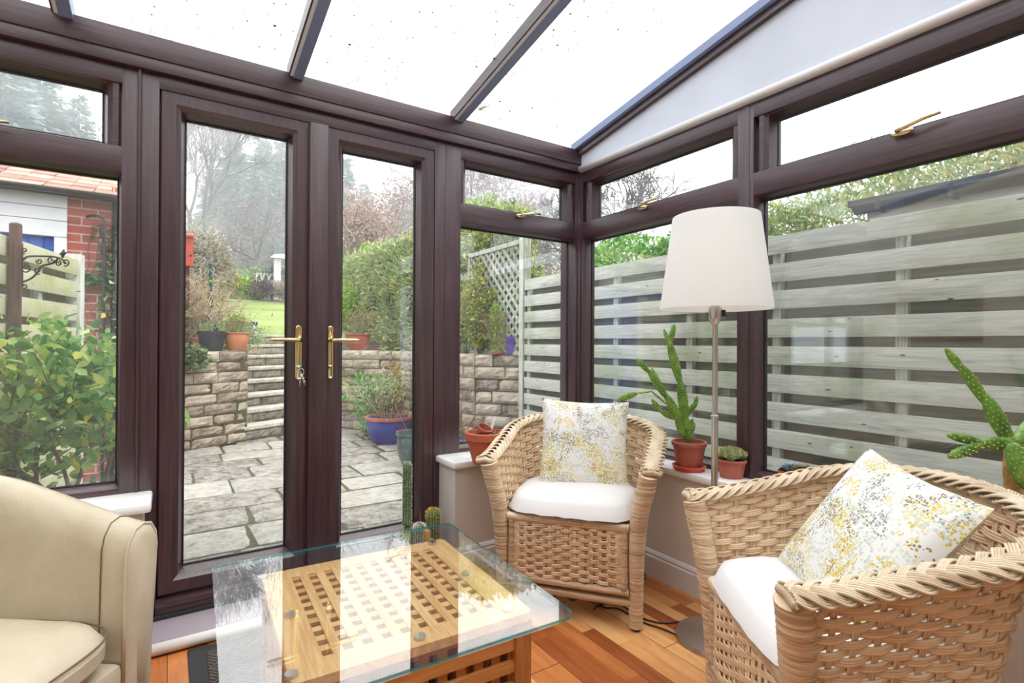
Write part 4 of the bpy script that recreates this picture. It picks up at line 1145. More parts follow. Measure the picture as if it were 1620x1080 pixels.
def card_mesh(pts, dirs, L, W_, name, mat, parent=None, jit=.3):
    n = len(pts); pts = np.asarray(pts); d = np.asarray(dirs, float); d = d/(np.linalg.norm(d, axis=1)[:, None]+1e-9)
    q = rng.normal(size=(n, 3)); s_ = np.cross(d, q); s_ /= np.linalg.norm(s_, axis=1)[:, None]+1e-9
    l = (L*(1+jit*rng.uniform(-1, 1, n)))[:, None]; w = l*(W_/L)
    V = np.stack([pts-s_*w*.15, pts+d*l*.45-s_*w*.5, pts+d*l, pts+d*l*.45+s_*w*.5], 1).reshape(-1, 3)
    F = (np.arange(n)*4)[:, None]+np.array([0, 1, 2, 3])
    return fast(name, V, F, mat, parent)
def fast(name, V, F, mat, parent=None):
    if parent is not None and root_of(parent).name in WORLD: V = V-np.array(world_loc(parent))
    me = bpy.data.meshes.new(name); V = np.ascontiguousarray(V, dtype=np.float32); F = np.ascontiguousarray(F, dtype=np.int32)
    me.vertices.add(len(V)); me.vertices.foreach_set('co', V.ravel()); k = F.shape[1]
    me.loops.add(F.size); me.loops.foreach_set('vertex_index', F.ravel()); me.polygons.add(len(F)); me.polygons.foreach_set('loop_start', np.arange(0, F.size, k, dtype=np.int32))
    me.update(); me.validate()
    o = bpy.data.objects.new(name, me); COL.objects.link(o); me.materials.append(M[mat])
    if parent is not None: o.parent = parent
    return o
def seg_mesh(segs, name, mat, parent=None, n=4):
    "tapered prisms from (a, b, ra, rb)"
    A = np.array([s_[0] for s_ in segs], float); B = np.array([s_[1] for s_ in segs], float); ra = np.array([s_[2] for s_ in segs])[:, None]; rb = np.array([s_[3] for s_ in segs])[:, None]
    d = B-A; d /= np.linalg.norm(d, axis=1)[:, None]+1e-9; h = np.where(np.abs(d[:, 2:3]) < .9, np.array([[0, 0, 1.]]), np.array([[1., 0, 0]]))
    u = np.cross(d, h); u /= np.linalg.norm(u, axis=1)[:, None]+1e-9; w = np.cross(d, u); k = len(A); V = np.zeros((k, 2*n, 3))
    for j in range(n):
        a = 2*PI*j/n; V[:, j] = A+(u*math.cos(a)+w*math.sin(a))*ra; V[:, n+j] = B+d*ra*.3+(u*math.cos(a)+w*math.sin(a))*rb
    b = (np.arange(k)*2*n)[:, None]; F = np.concatenate([b+np.array([j, (j+1) % n, n+(j+1) % n, n+j]) for j in range(n)], 0)
    return fast(name, V.reshape(-1, 3), F, mat, parent)
def grow(p, d, L, r, depth, out, tips, spread=.55, n=(2, 4), up=.12, wig=.14, shrink=.72, seg=3, rs=.62):
    p = Vector(p); d = Vector(d).normalized(); rr = r
    for k in range(seg):
        d = (d+Vector(rng.normal(size=3))*wig+Vector((0, 0, up*.35))).normalized(); q = p+d*(L/seg); r2 = rr*(1-.3/seg*1.0)
        out.append((tuple(p), tuple(q), rr, r2)); p, rr = q, r2
        if depth > 0 and k >= 1 and rng.random() < .5:
            dd = (d+Vector(rng.normal(size=3))*spread).normalized(); grow(p, dd, L*shrink*.8, rr*rs*.8, depth-1, out, tips, spread, n, up, wig, shrink, seg, rs)
    if depth <= 0: tips.append(tuple(p)); return
    for i in range(int(rng.integers(n[0], n[1]))):
        dd = (d+Vector(rng.normal(size=3))*spread+Vector((0, 0, up))).normalized()
        grow(p, dd, L*shrink*rng.uniform(.8, 1.15), rr*rs*1.1, depth-1, out, tips, spread, n, up, wig, shrink, seg, rs)
def ball(n, c, rad, shell=.5):
    v = rng.normal(size=(n, 3)); v /= np.linalg.norm(v, axis=1)[:, None]; rr = (1-shell*rng.random(n)**1.6)[:, None]
    return v*rr*np.array(rad)+np.array(c), v
def blobs(n, c, rad, k=7, shell=.45, low=-.5):
    "points clustered in lumps, as foliage is"
    P_, N_ = [], []
    for i in range(k):
        v = rng.normal(size=3); v /= np.linalg.norm(v); v[2] = max(v[2], low); cc = np.array(c)+v*np.array(rad)*.55
        p, q = ball(n//k, cc, np.array(rad)*rng.uniform(.4, .62), shell); P_.append(p); N_.append(q)
    return np.concatenate(P_), np.concatenate(N_)

def shrub(name, label, cat, c, rad, n, L, W_, mat, stem='twig', group=None, k=8, stems=True, shell=.5, up=.3):
    c = Vector(c); t_ = thing(name, label, cat, tuple(c), group=group)
    cc = (c.x, c.y, c.z+rad[2]*.85)
    p, q = blobs(n, cc, rad, k, shell); p[:, 2] = np.maximum(p[:, 2], c.z+.01)
    leaf_mesh(p, L, W_, 'foliage', mat, t_, up=up, nrm=q)
    if stems:
        sg = []; tp = []
        for i in range(6):
            a = rng.uniform(0, 2*PI); grow((c.x+.02*math.cos(a), c.y+.02*math.sin(a), c.z), (math.cos(a)*.5*rad[0]/rad[2], math.sin(a)*.5*rad[1]/rad[2], 1), rad[2]*.75, .008*max(1, rad[2]), 2, sg, tp)
        seg_mesh(sg, 'stems', stem, t_)
    return t_

# ---- camellia by the left window
t_ = thing('camellia_bush', 'glossy green camellia bush growing outside the left window', 'shrub', (-.62, 3.45, PZ))
sg, tp = [], []
for a, d in (((-.55, 3.45, PZ), (-.10, .05, 1)), ((-.50, 3.40, PZ), (.20, 0, 1)), ((-.66, 3.5, PZ), (-.5, -.1, 1)), ((-.42, 3.45, PZ), (.55, .1, 1)), ((-.60, 3.38, PZ), (.1, -.2, 1))):
    grow(a, d, .46, .020, 3, sg, tp, spread=.5, n=(2, 4), up=.10, shrink=.74)
seg_mesh(sg, 'branches', 'bark_pale', t_, 6)
sg = [q_ for q_ in sg if q_[1][0] < -.05 and q_[1][1] > 2.7]; tp = [p for p in tp if p[1] > 2.72 and p[0] < -.08]
seg_mesh(sg, 'branches', 'bark_pale', t_, 6)
P_ = np.array([np.array(p)+rng.normal(size=3)*.045 for p in tp for _ in range(5)])
P_ = P_[P_[:, 1] > 2.74]
leaf_mesh(P_, .062, .032, 'leaves', 'leaf_camellia', t_, up=.1, droop=.2, fold=.12)
p, q = blobs(1500, (-.50, 3.35, .84), (.50, .45, .50), 18, .95); p = p[(p[:, 1] > 2.80) & (p[:, 2] > .25) & (p[:, 2] < 1.30) & (p[:, 0] < -.12)]
leaf_mesh(p, .062, .032, 'upper_leaves', 'leaf_camellia', t_, up=.1, droop=.1, fold=.12)
# spray reaching in front of the stone wall
t_ = thing('camellia_spray', 'leafy camellia sprig with round green leaves by the left door edge', 'plant', (.04, 3.6, .5))
MB().tube([(-.16, 3.58, .62), (-.02, 3.60, .68), (.03, 3.6, .70), (.085, 3.6, .725)], [.004, .003, .002, .001], 6).obj('stem', 'bark_pale', t_)
leaf_mesh(np.array([(.02, 3.6, .70), (.05, 3.6, .71), (.085, 3.6, .725), (.03, 3.6, .69), (.0, 3.6, .69), (.07, 3.6, .72), (-.05, 3.6, .67)]), .075, .055, 'leaves', 'leaf_camellia', t_, up=-.2, fold=.05)
# grassy clumps
def grass_clump(name, label, c, n, L, spread=.1, mat='leaf_grass', group=None, w=.010):
    t_ = MB(); segs = []
    V = []; F = []
    for i in range(n):
        a = rng.uniform(0, 2*PI); l = L*rng.uniform(.6, 1.1); b = Vector((c[0]+rng.normal()*spread*.4, c[1]+rng.normal()*spread*.4, c[2])); lean = rng.uniform(.15, .9)
        o = len(V); s_ = Vector((-math.sin(a), math.cos(a), 0))*w*rng.uniform(.6, 1.1)*.5
        for k in range(5):
            f = k/4; p = b+Vector((math.cos(a), math.sin(a), 0))*(l*lean*f**1.3)+Vector((0, 0, l*(f-.55*lean*f*f*1.1))); wv = s_*(1-f**2*.95); V += [tuple(p-wv), tuple(p+wv)]
        F += [(o+2*k, o+2*k+1, o+2*k+3, o+2*k+2) for k in range(4)]
    o = fast(name, np.array(V), np.array(F), mat); tag(o, label, 'plant', group); return o
grass_clump('grass_clump', 'pale striped grass clump at the right of the left window', (-.36, 3.0, PZ+.22), 150, .34, .16)
grass_clump('grass_clump', 'green strappy leaves low beneath the camellia bush', (-.70, 3.10, PZ+.1), 220, .36, .34, 'leaf_lime')
shrub('ground_ivy', 'low leafy ground cover behind the left armchair outside the window', 'plant', (-.75, 3.1, PZ), (.4, .25, .22), 700, .05, .035, 'leaf_light', stems=False)

# ---- left fence, iron bracket, garage
def slat_fence(name, label, A, B, ztop, pitch, bh, nrow, mats, posts, face=1, battens=None, gap_boards=True):
    A = Vector((*A, 0)); B = Vector((*B, 0)); L = (B-A).length; d = (B-A)/L; n = Vector((d.y, -d.x, 0))*face
    t_ = thing(name, label, 'fence', (A.x, A.y, PZ))
    m = Matrix(((d.x, n.x, 0, A.x), (d.y, n.y, 0, A.y), (0, 0, 1, 0), (0, 0, 0, 1)))
    for i in range(nrow):
        z1 = ztop-i*pitch; wv = (random.random()-.5)*.006
        mb = MB().bbox((0, 0, z1-bh+wv), (L, .018, z1+wv), .003, m); mb.obj('board', mats[0], t_, auto=35)
    for i in range(nrow):
        z1 = ztop-i*pitch-bh+.03
        MB().box((0, -.060, z1-(pitch-bh)-.06), (L, -.045, z1), m).obj('rear_board', mats[1], t_)
    for x in battens or []:
        MB().bbox((x-.025, -.044, ztop-nrow*pitch), (x+.025, -.001, ztop-.01), .003, m).obj('batten', mats[2], t_)
    for x, zt, w in posts:
        MB().bbox((x-w/2, -.06, PZ), (x+w/2, .035, zt), .005, m).obj('post', mats[3], t_, auto=35)
    return t_
slat_fence('slat_fence', 'grey weathered slat fence running along the right side of the conservatory', (2.90, 4.25), (2.90, -1.2), 1.74, .157, .104, 12, ('fence_wood', 'fence_back', 'post_wood', 'post_wood'), [(.02, 2.16, .07)], 1, [.1, .65, 1.28, 1.97, 2.57, 3.18, 3.8, 4.4, 5.0])
# trellis panel on top of the wall
t_ = thing('trellis', 'diagonal lattice trellis rising from the end of the slat fence', 'trellis', (2.9, 4.7, 1.0))
mb = MB(); mb.bbox((2.88, 4.25, 2.10), (2.925, 5.35, 2.145), .004).bbox((2.88, 5.31, 1.0), (2.925, 5.35, 2.12), .004).bbox((2.88, 4.25, 1.0), (2.925, 5.35, 1.04), .004); mb.obj('trellis_frame', 'post_wood', t_)
y0, y1, z0, z1 = 4.28, 5.33, 1.03, 2.11
for sg_, dx, nm in ((1, 0, 'laths'), (-1, .012, 'cross_laths')):
    mb = MB(); c = -2.6
    while c < 2.6:
        pts = []
        for k in range(60):
            y = y0+(y1-y0)*k/59; z = z0+sg_*(y-y0)+c
            if z0 <= z <= z1: pts.append((y, z))
        if len(pts) > 3:
            (ya, za), (yb, zb) = pts[0], pts[-1]; s2 = .0145
            mb.box((2.893+dx, 0, -s2), (2.903+dx, math.hypot(yb-ya, zb-za), s2), Matrix.Translation((0, ya, za)) @ Matrix.Rotation(math.atan2(zb-za, yb-ya), 4, 'X'))
        c += .115
    mb.obj(nm, 'post_wood', t_)
FA, FB = (-.90, 2.9), (-.52, 4.56)
slat_fence('slat_fence', 'mossy yellow green slat fence beside the brick outbuilding', FA, FB, 1.66, .150, .105, 11, ('fence_wood_mossy', 'fence_back', 'post_wood', 'post_wood'), [(1.68, 1.70, .07)], 1, [.45, 1.2])
_d = Vector((FB[0]-FA[0], FB[1]-FA[1], 0)).normalized()
pp = at(25, 355, 2.72); PX, PY = pp.x, pp.y
t_ = thing('timber_post', 'dark timber post carrying a wrought iron bracket by the mossy fence', 'post', (PX, PY, PZ))
MB().bbox((PX-.023, PY-.023, PZ), (PX+.023, PY+.023, 1.725), .006).obj('shaft', 'old_post', t_, auto=35)
MB().lathe([(0, 1.72), (.026, 1.72), (.022, 1.728), (.0, 1.735)], (PX, PY, 0), 16).obj('top', 'old_post', t_, auto=40)
t_ = thing('plant_bracket', 'scrolled wrought iron hanging bracket fixed to the dark timber post', 'bracket', tuple(at(36, 430, 2.70)))
def px_poly(pts, t0, t1=None, sub=5):
    n = len(pts); P_ = [at(x, y, t0+((t1 or t0)-t0)*(x-36)/75) for x, y in pts]; out = []
    for i in range(n-1):
        a, b, c, e = P_[max(i-1, 0)], P_[i], P_[i+1], P_[min(i+2, n-1)]
        for k in range(sub):
            u = k/sub; out.append(.5*((2*b)+(c-a)*u+(2*a-5*b+4*c-e)*u*u+(3*b-a-3*c+e)*u**3))
    out.append(P_[-1]); return out
mb = MB()
mb.tube(px_poly([(35, 385), (35, 420), (35, 452)], 2.70), .005, 6)
mb.tube(px_poly([(36, 411), (44, 406), (60, 405), (85, 406), (98, 410), (103, 416)], 2.70, 2.74), .005, 6)
mb.tube(px_poly([(36, 446), (50, 440), (60, 430), (66, 421), (76, 418), (86, 415), (92, 408)], 2.70, 2.74), .005, 6)
for cx, cy, r, a0, sg_ in ((39, 396, 5, 1.5, 1), (42, 423, 8, 2.5, -1), (39, 452, 5, 4, -1), (60, 428, 6, 1, 1), (62, 413, 5, 3.4, -1), (80, 411, 6, 0, 1), (104, 415, 6, 2, -1), (92, 416, 5, 5, 1)):
    pts = []
    for k in range(16):
        f = k/15; a = a0+sg_*f*8; rr = r*(1-.8*f); pts.append((cx+rr*math.cos(a), cy+rr*math.sin(a)))
    mb.tube(px_poly(pts, 2.70, 2.74, 2), .0035, 5)
mb.tube(px_poly([(99, 408), (100, 400), (101, 394)], 2.74), [.004, .010, .002], 6).tube(px_poly([(95, 400), (98, 404), (101, 403), (105, 399)], 2.74), .004, 5)
mb.obj('scrollwork', 'iron', t_, smooth=True)

# garage / outbuilding
gx0, gx1, gy = -6.0, -.22, 5.9
gb = thing('outbuilding', 'red brick outbuilding with white boards and a tiled roof', 'building', (-2, gy, PZ))
MB().box((-.745, gy, PZ), (gx1, gy+.22, 2.375)).box((gx1-.22, gy, PZ), (gx1, 10.2, 2.50)).obj('brick_wall', 'brick', gb); MB().box((gx0, gy, PZ), (-3.2, gy+.22, 2.5)).obj('brick_wall', 'brick', gb)
mb = MB(); z = 2.375
for k in range(3):
    mb.bbox((-3.2, gy-.012*(1+k % 2*.0), z-.112), (-.745, gy+.06, z-.004), .004); z -= .112
mb.bbox((-3.2, gy-.03, 2.01), (-.745, gy+.08, 2.037), .006)
mb.obj('white_boards', 'white_paint', gb)
MB().bbox((-.83, gy-.02, PZ), (-.745, gy+.08, 2.01), .005).obj('door_frame', 'white_paint', gb); MB().bbox((-3.2, gy-.02, PZ), (-3.0, gy+.08, 2.01), .005).obj('door_frame', 'white_paint', gb)
mb = MB(); 
x = -3.0
while x < -.84: mb.bbox((x, gy+.03, PZ), (min(x+.1, -.83)-.004, gy+.06, 2.01), .003); x += .1
dr = mb.obj('blue_door', 'blue_paint', gb)
# roof: tile courses
mb = MB(); ang = math.atan(.40); ya, za = gy-.18, 2.375
for k in range(12):
    y = ya+k*.20; z = za+k*.20*math.tan(ang)
    x = gx0
    while x < gx1+.12:
        w = .165; j = random.uniform(-.004, .004)
        mb.add([(x+.002, y-.01, z+.022+j), (x+w-.002, y-.01, z+.022+j), (x+w-.002, y+.25, z+.03+.21*math.tan(ang)), (x+.002, y+.25, z+.03+.21*math.tan(ang)), (x+.002, y-.01, z+.008+j), (x+w-.002, y-.01, z+.008+j)], [(0, 1, 2, 3), (4, 5, 1, 0)])
        x += w
mb.obj('roof_tiles', 'roof_tile', gb)
zr = za+12*.2*math.tan(ang)
MB().add([(gx0, ya+.02, za), (gx1+.1, ya+.02, za), (gx1+.1, ya+2.4, zr), (gx0, ya+2.4, zr), (gx0, ya+4.8, za), (gx1+.1, ya+4.8, za)], [(0, 1, 2, 3), (3, 2, 5, 4), (1, 5, 2)]).obj('roof_deck', 'mortar', gb)
pts = [(gx0+(gx1+.1-gx0)*k/30, ya+2.4, zr+.045) for k in range(31)]
MB().tube(pts, .07, 10).obj('ridge', 'roof_tile', gb, smooth=True)
def gutter(mb, a, b, r):
    a = Vector(a); b = Vector(b); d = (b-a).normalized(); n = Vector((-d.y, d.x, 0)); o = len(mb.v)
    prof = [(r*math.cos(t), r*math.sin(t)) for t in np.linspace(PI, 2*PI, 9)]+[((r-.004)*math.cos(t), (r-.004)*math.sin(t)) for t in np.linspace(2*PI, PI, 9)]
    for p in (a, b):
        for x, z in prof: mb.v.append(tuple(p+n*x+Vector((0, 0, z))))
    k = len(prof); mb.f += [(o+i, o+(i+1) % k, o+k+(i+1) % k, o+k+i) for i in range(k)]
mb = MB(); gutter(mb, (gx0, gy-.20, 2.385), (gx1+.1, gy-.20, 2.385), .042); mb.obj('gutter', 'black_plastic', gb, smooth=True)
MB().bbox((gx0, gy-.13, 2.345), (gx1+.08, gy-.10, 2.385), .003).obj('fascia', 'black_plastic', gb)
MB().tube([(-.405, gy-.05, 2.43), (-.405, gy-.05, PZ)], .034, 12).obj('downpipe', M['teal_post'] if False else 'black_plastic', gb, smooth=True)
a = at(137, 343, 4.58); b = at(165, 352, 4.60); c = at(164, 500, 4.6); c = Vector((b.x, b.y, .8))
o = MB().tube([a, at(145, 341, 4.58), at(155, 342, 4.59), at(162, 346, 4.6), b, (b.x, b.y, 1.5), c, (c.x, c.y, PZ)], .012, 8).obj('overflow_pipe', 'black_plastic', gb, smooth=True)
P_ = []
for k in range(150):
    z = rng.uniform(1.15, 2.12); P_.append((b.x+.03+rng.normal()*.045, gy-.03-rng.random()*.04, z))
for k in range(70):
    f = rng.random(); q = at(130+38*f, 425+22*abs(math.sin(f*5)), 4.58); P_.append((q.x, gy-.03, q.z+rng.normal()*.03))
t_ = thing('ivy', 'variegated ivy climbing the brick corner and black pipe', 'climber', (b.x, gy-.03, 1.1))
leaf_mesh(np.array(P_), .055, .045, 'leaves', 'leaf_ivy', t_, up=-.3, nrm=np.tile([[0, -1, 0]], (len(P_), 1)))
sg = []; 
for k in range(5):
    p = Vector((b.x+rng.normal()*.03, gy-.015, PZ))
    while p.z < 2.1:
        q = p+Vector((rng.normal()*.03, 0, .12)); sg.append((tuple(p), tuple(q), .004, .004)); p = q
seg_mesh(sg, 'stems', 'bark', t_)

# ---- garden pots
def pot(name, label, c, r, h, mat, rim=.02, base=.68, style='flower', soil=True, group=None, cat='plant pot', m=None, rimh=None):
    t_ = thing(name, label, cat, c, group=group, world=False)
    rh = rimh or h*.16
    if style == 'flower': prof = [(0, .0), (r*base, 0), (r*(.97), h-rh), (r*1.04, h-rh), (r*1.06, h-.004), (r*1.03, h), (r*.94, h), (r*.92, h*.86), (0, h*.86)]
    elif style == 'round': prof = [(0, 0), (r*base, 0), (r*.80, h*.22), (r*.93, h*.55), (r*.95, h*.82), (r*.93, h*.90), (r*1.05, h*.94), (r*1.06, h), (r*.95, h), (r*.90, h*.86), (0, h*.86)]
    elif style == 'belly': prof = [(0, 0), (r*base, 0), (r*.88, h*.30), (r*1.0, h*.62), (r*.98, h*.84), (r*.92, h*.90), (r*1.04, h*.94), (r*1.06, h), (r*.95, h), (r*.90, h*.88), (0, h*.88)]
    else: prof = [(0, 0), (r*base, 0), (r, h*.985), (r, h), (r*.93, h), (r*.9, h*.86), (0, h*.86)]
    k = len(prof)-1
    MB().lathe(prof[:-1], (0, 0, 0), 40).obj('pot_body', mat, t_, auto=32) if False else None
    mb = MB().lathe(prof[:-1]+[(prof[-2][0]*.999, h*.80)], (0, 0, 0), 40); mb.f = mb.f[:-1]; mb.obj('pot_body', mat, t_, auto=32)
    if soil: MB().grid(lambda u, v: (math.cos(2*PI*u)*v*r*.9, math.sin(2*PI*u)*v*r*.9, h*.86+.004*math.sin(u*40)*v), 24, 4, True).obj('compost', 'soil', t_, smooth=True)
    return t_
def add_foliage(t_, pts, L, W_, mat, nrm=None, up=.4, name='leaves', **k):
    leaf_mesh(np.asarray(pts), L, W_, name, mat, t_, up=up, nrm=nrm, **k)
zt = 1.012
q = at(334, 555, 6.62)
t_ = pot('charcoal_planter', 'charcoal grey plastic planter on the left end of the retaining wall', (q.x, q.y, zt), .152, .245, 'charcoal_pot', style='flower', base=.85, rimh=.05)
p, n_ = ball(160, (0, 0, .25), (.13, .13, .07)); add_foliage(t_, p, .06, .018, 'leaf_light', n_)
MB().lathe([(0, .2), (.016, .22), (.028, .27), (.024, .31), (0, .335)], (.05, -.03, 0), 14).obj('bud', 'blue_dark_glaze', t_, smooth=True)
q = at(374.5, 553, 6.85)
t_ = pot('terracotta_planter', 'pale orange terracotta planter next to the charcoal one by the steps', (q.x, q.y, zt), .150, .232, 'terracotta_pale', style='round', base=.66)
sg, tp = [], []
for i in range(16): a = rng.uniform(0, 2*PI); grow((.03*math.cos(a), .03*math.sin(a), .2), (math.cos(a)*.45, math.sin(a)*.45, 1), .13, .003, 1, sg, tp)
seg_mesh(sg, 'stems', 'twig', t_); add_foliage(t_, np.array(tp*5)+rng.normal(size=(len(tp)*5, 3))*.035, .03, .008, 'leaf_dry'); add_foliage(t_, np.array(tp*4)+rng.normal(size=(len(tp)*4, 3))*.045, .035, .012, 'leaf_lime', name='new_leaves')
q = at(311, 556, 6.55)
pot('small_flowerpot', 'small terracotta flowerpot tipped beside the charcoal planter', (q.x, q.y, zt+.055), .075, .10, 'terracotta_red', soil=True)
q = at(311, 556, 6.50)
MB().lathe([(0, 0), (.075, 0), (.085, .04), (.075, .045), (.06, .02), (0, .02)], (q.x, q.y, zt), 24).obj('flowerpot_saucer', 'terracotta_red', auto=40)
o = bpy.data.objects['flowerpot_saucer']; centred(o); tag(o, 'terracotta saucer under the small flowerpot on the left retaining wall', 'saucer')
q = at(391, 530, 8.9)
t_ = pot('blue_tub', 'bright blue tapered tub standing at the top of the steps', (q.x, q.y, tz(q.x, q.y)), .165, .43, 'blue_glaze', style='straight', base=.72)
q = at(566, 553, 8.1)
t_ = pot('terracotta_bowl', 'round terracotta bowl on the wall right of the garden steps', (q.x, q.y, 1.0), .185, .25, 'terracotta', style='round', base=.55)
sg, tp = [], []
for i in range(22): a = rng.uniform(0, 2*PI); grow((.05*math.cos(a), .05*math.sin(a), .22), (math.cos(a)*.4, math.sin(a)*.4, 1), .20, .003, 1, sg, tp)
seg_mesh(sg, 'stems', 'twig', t_); add_foliage(t_, np.array(tp*6)+rng.normal(size=(len(tp)*6, 3))*.05, .035, .009, 'leaf_dry'); 
q = at(809.5, 559, 5.30)
t_ = pot('purple_pot', 'tall purple glazed pot on the wall by the trellis', (q.x, q.y, zt), .068, .175, 'purple_glaze', style='straight', base=.66)
q = at(787.5, 559, 5.36)
o = MB().lathe([(0, 0), (.062, 0), (.075, .022), (.069, .022), (.058, .006), (0, .006)], (q.x, q.y, zt), 28).obj('plant_saucer', 'saucer_red', auto=40); centred(o); tag(o, 'red plastic plant saucer on the stone wall left of the purple pot', 'saucer')
q = at(616, 699, 6.55)
t_ = pot('blue_glazed_pot', 'large cobalt blue glazed pot with terracotta rim on the patio', (q.x, q.y, PZ+.003), .285, .32, 'blue_glaze', style='belly', base=.66)
mb = MB().lathe([(.266, .28), (.296, .288), (.304, .322), (.268, .324), (.262, .28)], (0, 0, 0), 40); mb.f = mb.f[:-2]; mb.obj('clay_rim', 'terracotta', t_, auto=40)
sg, tp = [], []
for i in range(26): a = rng.uniform(0, 2*PI); grow((.1*math.cos(a), .1*math.sin(a), .3), (math.cos(a)*.5, math.sin(a)*.5, 1), .28, .004, 1, sg, tp)
seg_mesh(sg, 'stems', 'twig', t_); add_foliage(t_, np.array(tp*7)+rng.normal(size=(len(tp)*7, 3))*.07, .045, .012, 'leaf_light')
q = at(647, 693, 5.95)
t_ = pot('clay_pot', 'terracotta pot standing between the blue pot and the grey green pot', (q.x, q.y, PZ+.003), .135, .24, 'terracotta_red', base=.7)
MB().tube([(0, 0, .2), (-.06, 0, .32), (-.15, .02, .52)], .004, 6).obj('cane', 'bark_pale', t_)
q = at(652, 727, 5.30)
t_ = pot('green_glazed_pot', 'grey green glazed pot nearest the right hand door on the patio', (q.x, q.y, PZ+.003), .155, .33, 'green_glaze', style='belly', base=.62)
q = at(736, 705, 4.9)
t_ = thing('blue_trough', 'glossy blue trough planter under the window left of the stacked clay pots', 'planter', (q.x, q.y, PZ+.003), math.radians(-10), world=False)
MB().mitre((-.42, .42, -.14, .14), [(0, .30), (-.01, .34), (.012, .34), (.02, .30), (.05, 0), (.0501, -.0), (.04, 0)][:6], lambda a_, d_, z_: (a_, z_, d_)).obj('trough_body', 'blue_glaze', t_)
MB().box((-.38, -.11, 0), (.38, .11, .27)).obj('compost', 'soil', t_)

# ---- bird box and the twiggy climber at the left of the steps
q = at(297.5, 421, 6.7); s_ = 1.0
t_ = thing('bird_box', 'orange red wooden bird box fixed in the twiggy climber', 'bird box', (q.x, q.y, q.z))
MB().bbox((q.x-.07, q.y-.06, q.z), (q.x+.055, q.y+.08, q.z+.37), .004).obj('box', 'red_paint', t_)
MB().add([(q.x-.09, q.y-.10, q.z+.37), (q.x+.075, q.y-.10, q.z+.37), (q.x+.075, q.y+.09, q.z+.42), (q.x-.09, q.y+.09, q.z+.42), (q.x-.09, q.y-.10, q.z+.385), (q.x+.075, q.y-.10, q.z+.385), (q.x+.075, q.y+.09, q.z+.435), (q.x-.09, q.y+.09, q.z+.435)], [(0, 1, 5, 4), (4, 5, 6, 7), (1, 2, 6, 5), (3, 2, 1, 0)]).obj('lid', 'red_paint', t_)
MB().lathe([(0, 0), (.016, 0), (.016, .003), (0, .003)], (q.x+.025, q.y-.0605, q.z+.13), 14, axis=(0, -1, 0)).obj('entrance_hole', 'gasket', t_)
MB().bbox((q.x-.03, q.y+.08, .95), (q.x+.02, q.y+.12, q.z+.3), .004).obj('pole', 'old_post', t_)
t_ = thing('twiggy_climber', 'tangled bare climber with a few yellow green leaves left of the steps', 'shrub', (.2, 7.5, 1.0))
sg, tp = [], []
for i in range(34):
    b = (.20+rng.normal()*.13, 8.15+rng.normal()*.15, .98); grow(b, (rng.normal()*.35+.10, rng.normal()*.3, 1.3), rng.uniform(.42, .62), .021, 3, sg, tp, spread=.7, up=.06, wig=.35, seg=5, shrink=.68, rs=.6)
sg = [s2 for s2 in sg if s2[0][0] < 1.25-.3*(s2[0][2]-1) and not (s2[1][1] < 7.9 and s2[1][2] < 1.45)]
seg_mesh(sg, 'stems', 'twig_pale', t_)
tp = [p for p in tp if p[0] < 1.2]; pick = [tp[i] for i in rng.integers(0, len(tp), 260)]; leaf_mesh(np.array(pick), .05, .035, 'leaves', 'leaf_lime', t_)
pick = [tp[i] for i in rng.integers(0, len(tp), 500)]; leaf_mesh(np.array(pick)+rng.normal(size=(500, 3))*.1, .05, .015, 'dry_leaves', 'leaf_dry', t_)
q = at(333, 505, 7.0)
t_ = thing('garden_stake', 'slim dark green twisted garden stake among the twiggy climber', 'stake', (q.x, q.y, .98))
mb = MB(); mb.tube([(q.x, q.y, .98), (q.x, q.y, 2.05), (q.x, q.y, 2.16)], [.022, .022, .026], 8)
mb.tube([(q.x+.028*math.cos(a), q.y+.028*math.sin(a), 1.0+a*.012) for a in np.linspace(0, 86, 400)], .006, 4); mb.obj('stake', 'teal_post', t_)
shrub('ivy_mound', 'pale variegated ivy hanging over the left end of the stone wall', 'climber', (.23, 6.93, .78), (.15, .10, .16), 260, .06, .05, 'leaf_ivy', stems=False)
shrub('low_shrub', 'low grey green shrub behind the pale orange planter', 'shrub', (.70, 8.1, 1.0), (.5, .3, .22), 900, .05, .02, 'leaf_light')
# rhododendron & other plants in front of the right wall
q = at(580, 655, 7.0)
shrub('rhododendron', 'young rhododendron with whorled green leaves before the right stone wall', 'shrub', (q.x, q.y, PZ+.1), (.36, .25, .42), 380, .13, .04, 'leaf_laurel')
shrub('variegated_shrub', 'pinkish cream variegated shrub in front of the right stone wall', 'shrub', tuple(at(640, 640, 7.0).xy)+(PZ+.2,), (.32, .2, .48), 700, .06, .025, 'leaf_pinkish')
q = at(593, 690, 6.7)
shrub('hellebore', 'small green leafy plant at the foot of the wall left of the blue pot', 'plant', (q.x, q.y, PZ+.02), (.20, .14, .16), 140, .09, .03, 'leaf_laurel')
q = at(745, 600, 5.0)
shrub('dry_fern', 'dry brown stems at the base of the curved stone wall', 'plant', (2.35, 4.6, PZ), (.35, .25, .28), 500, .10, .012, 'leaf_dry')
shrub('pieris', 'pale green broad leaved shrub spilling over the curved stone wall', 'shrub', (2.66, 5.60, .80), (.30, .40, .36), 1500, .075, .03, 'leaf_light', k=10)

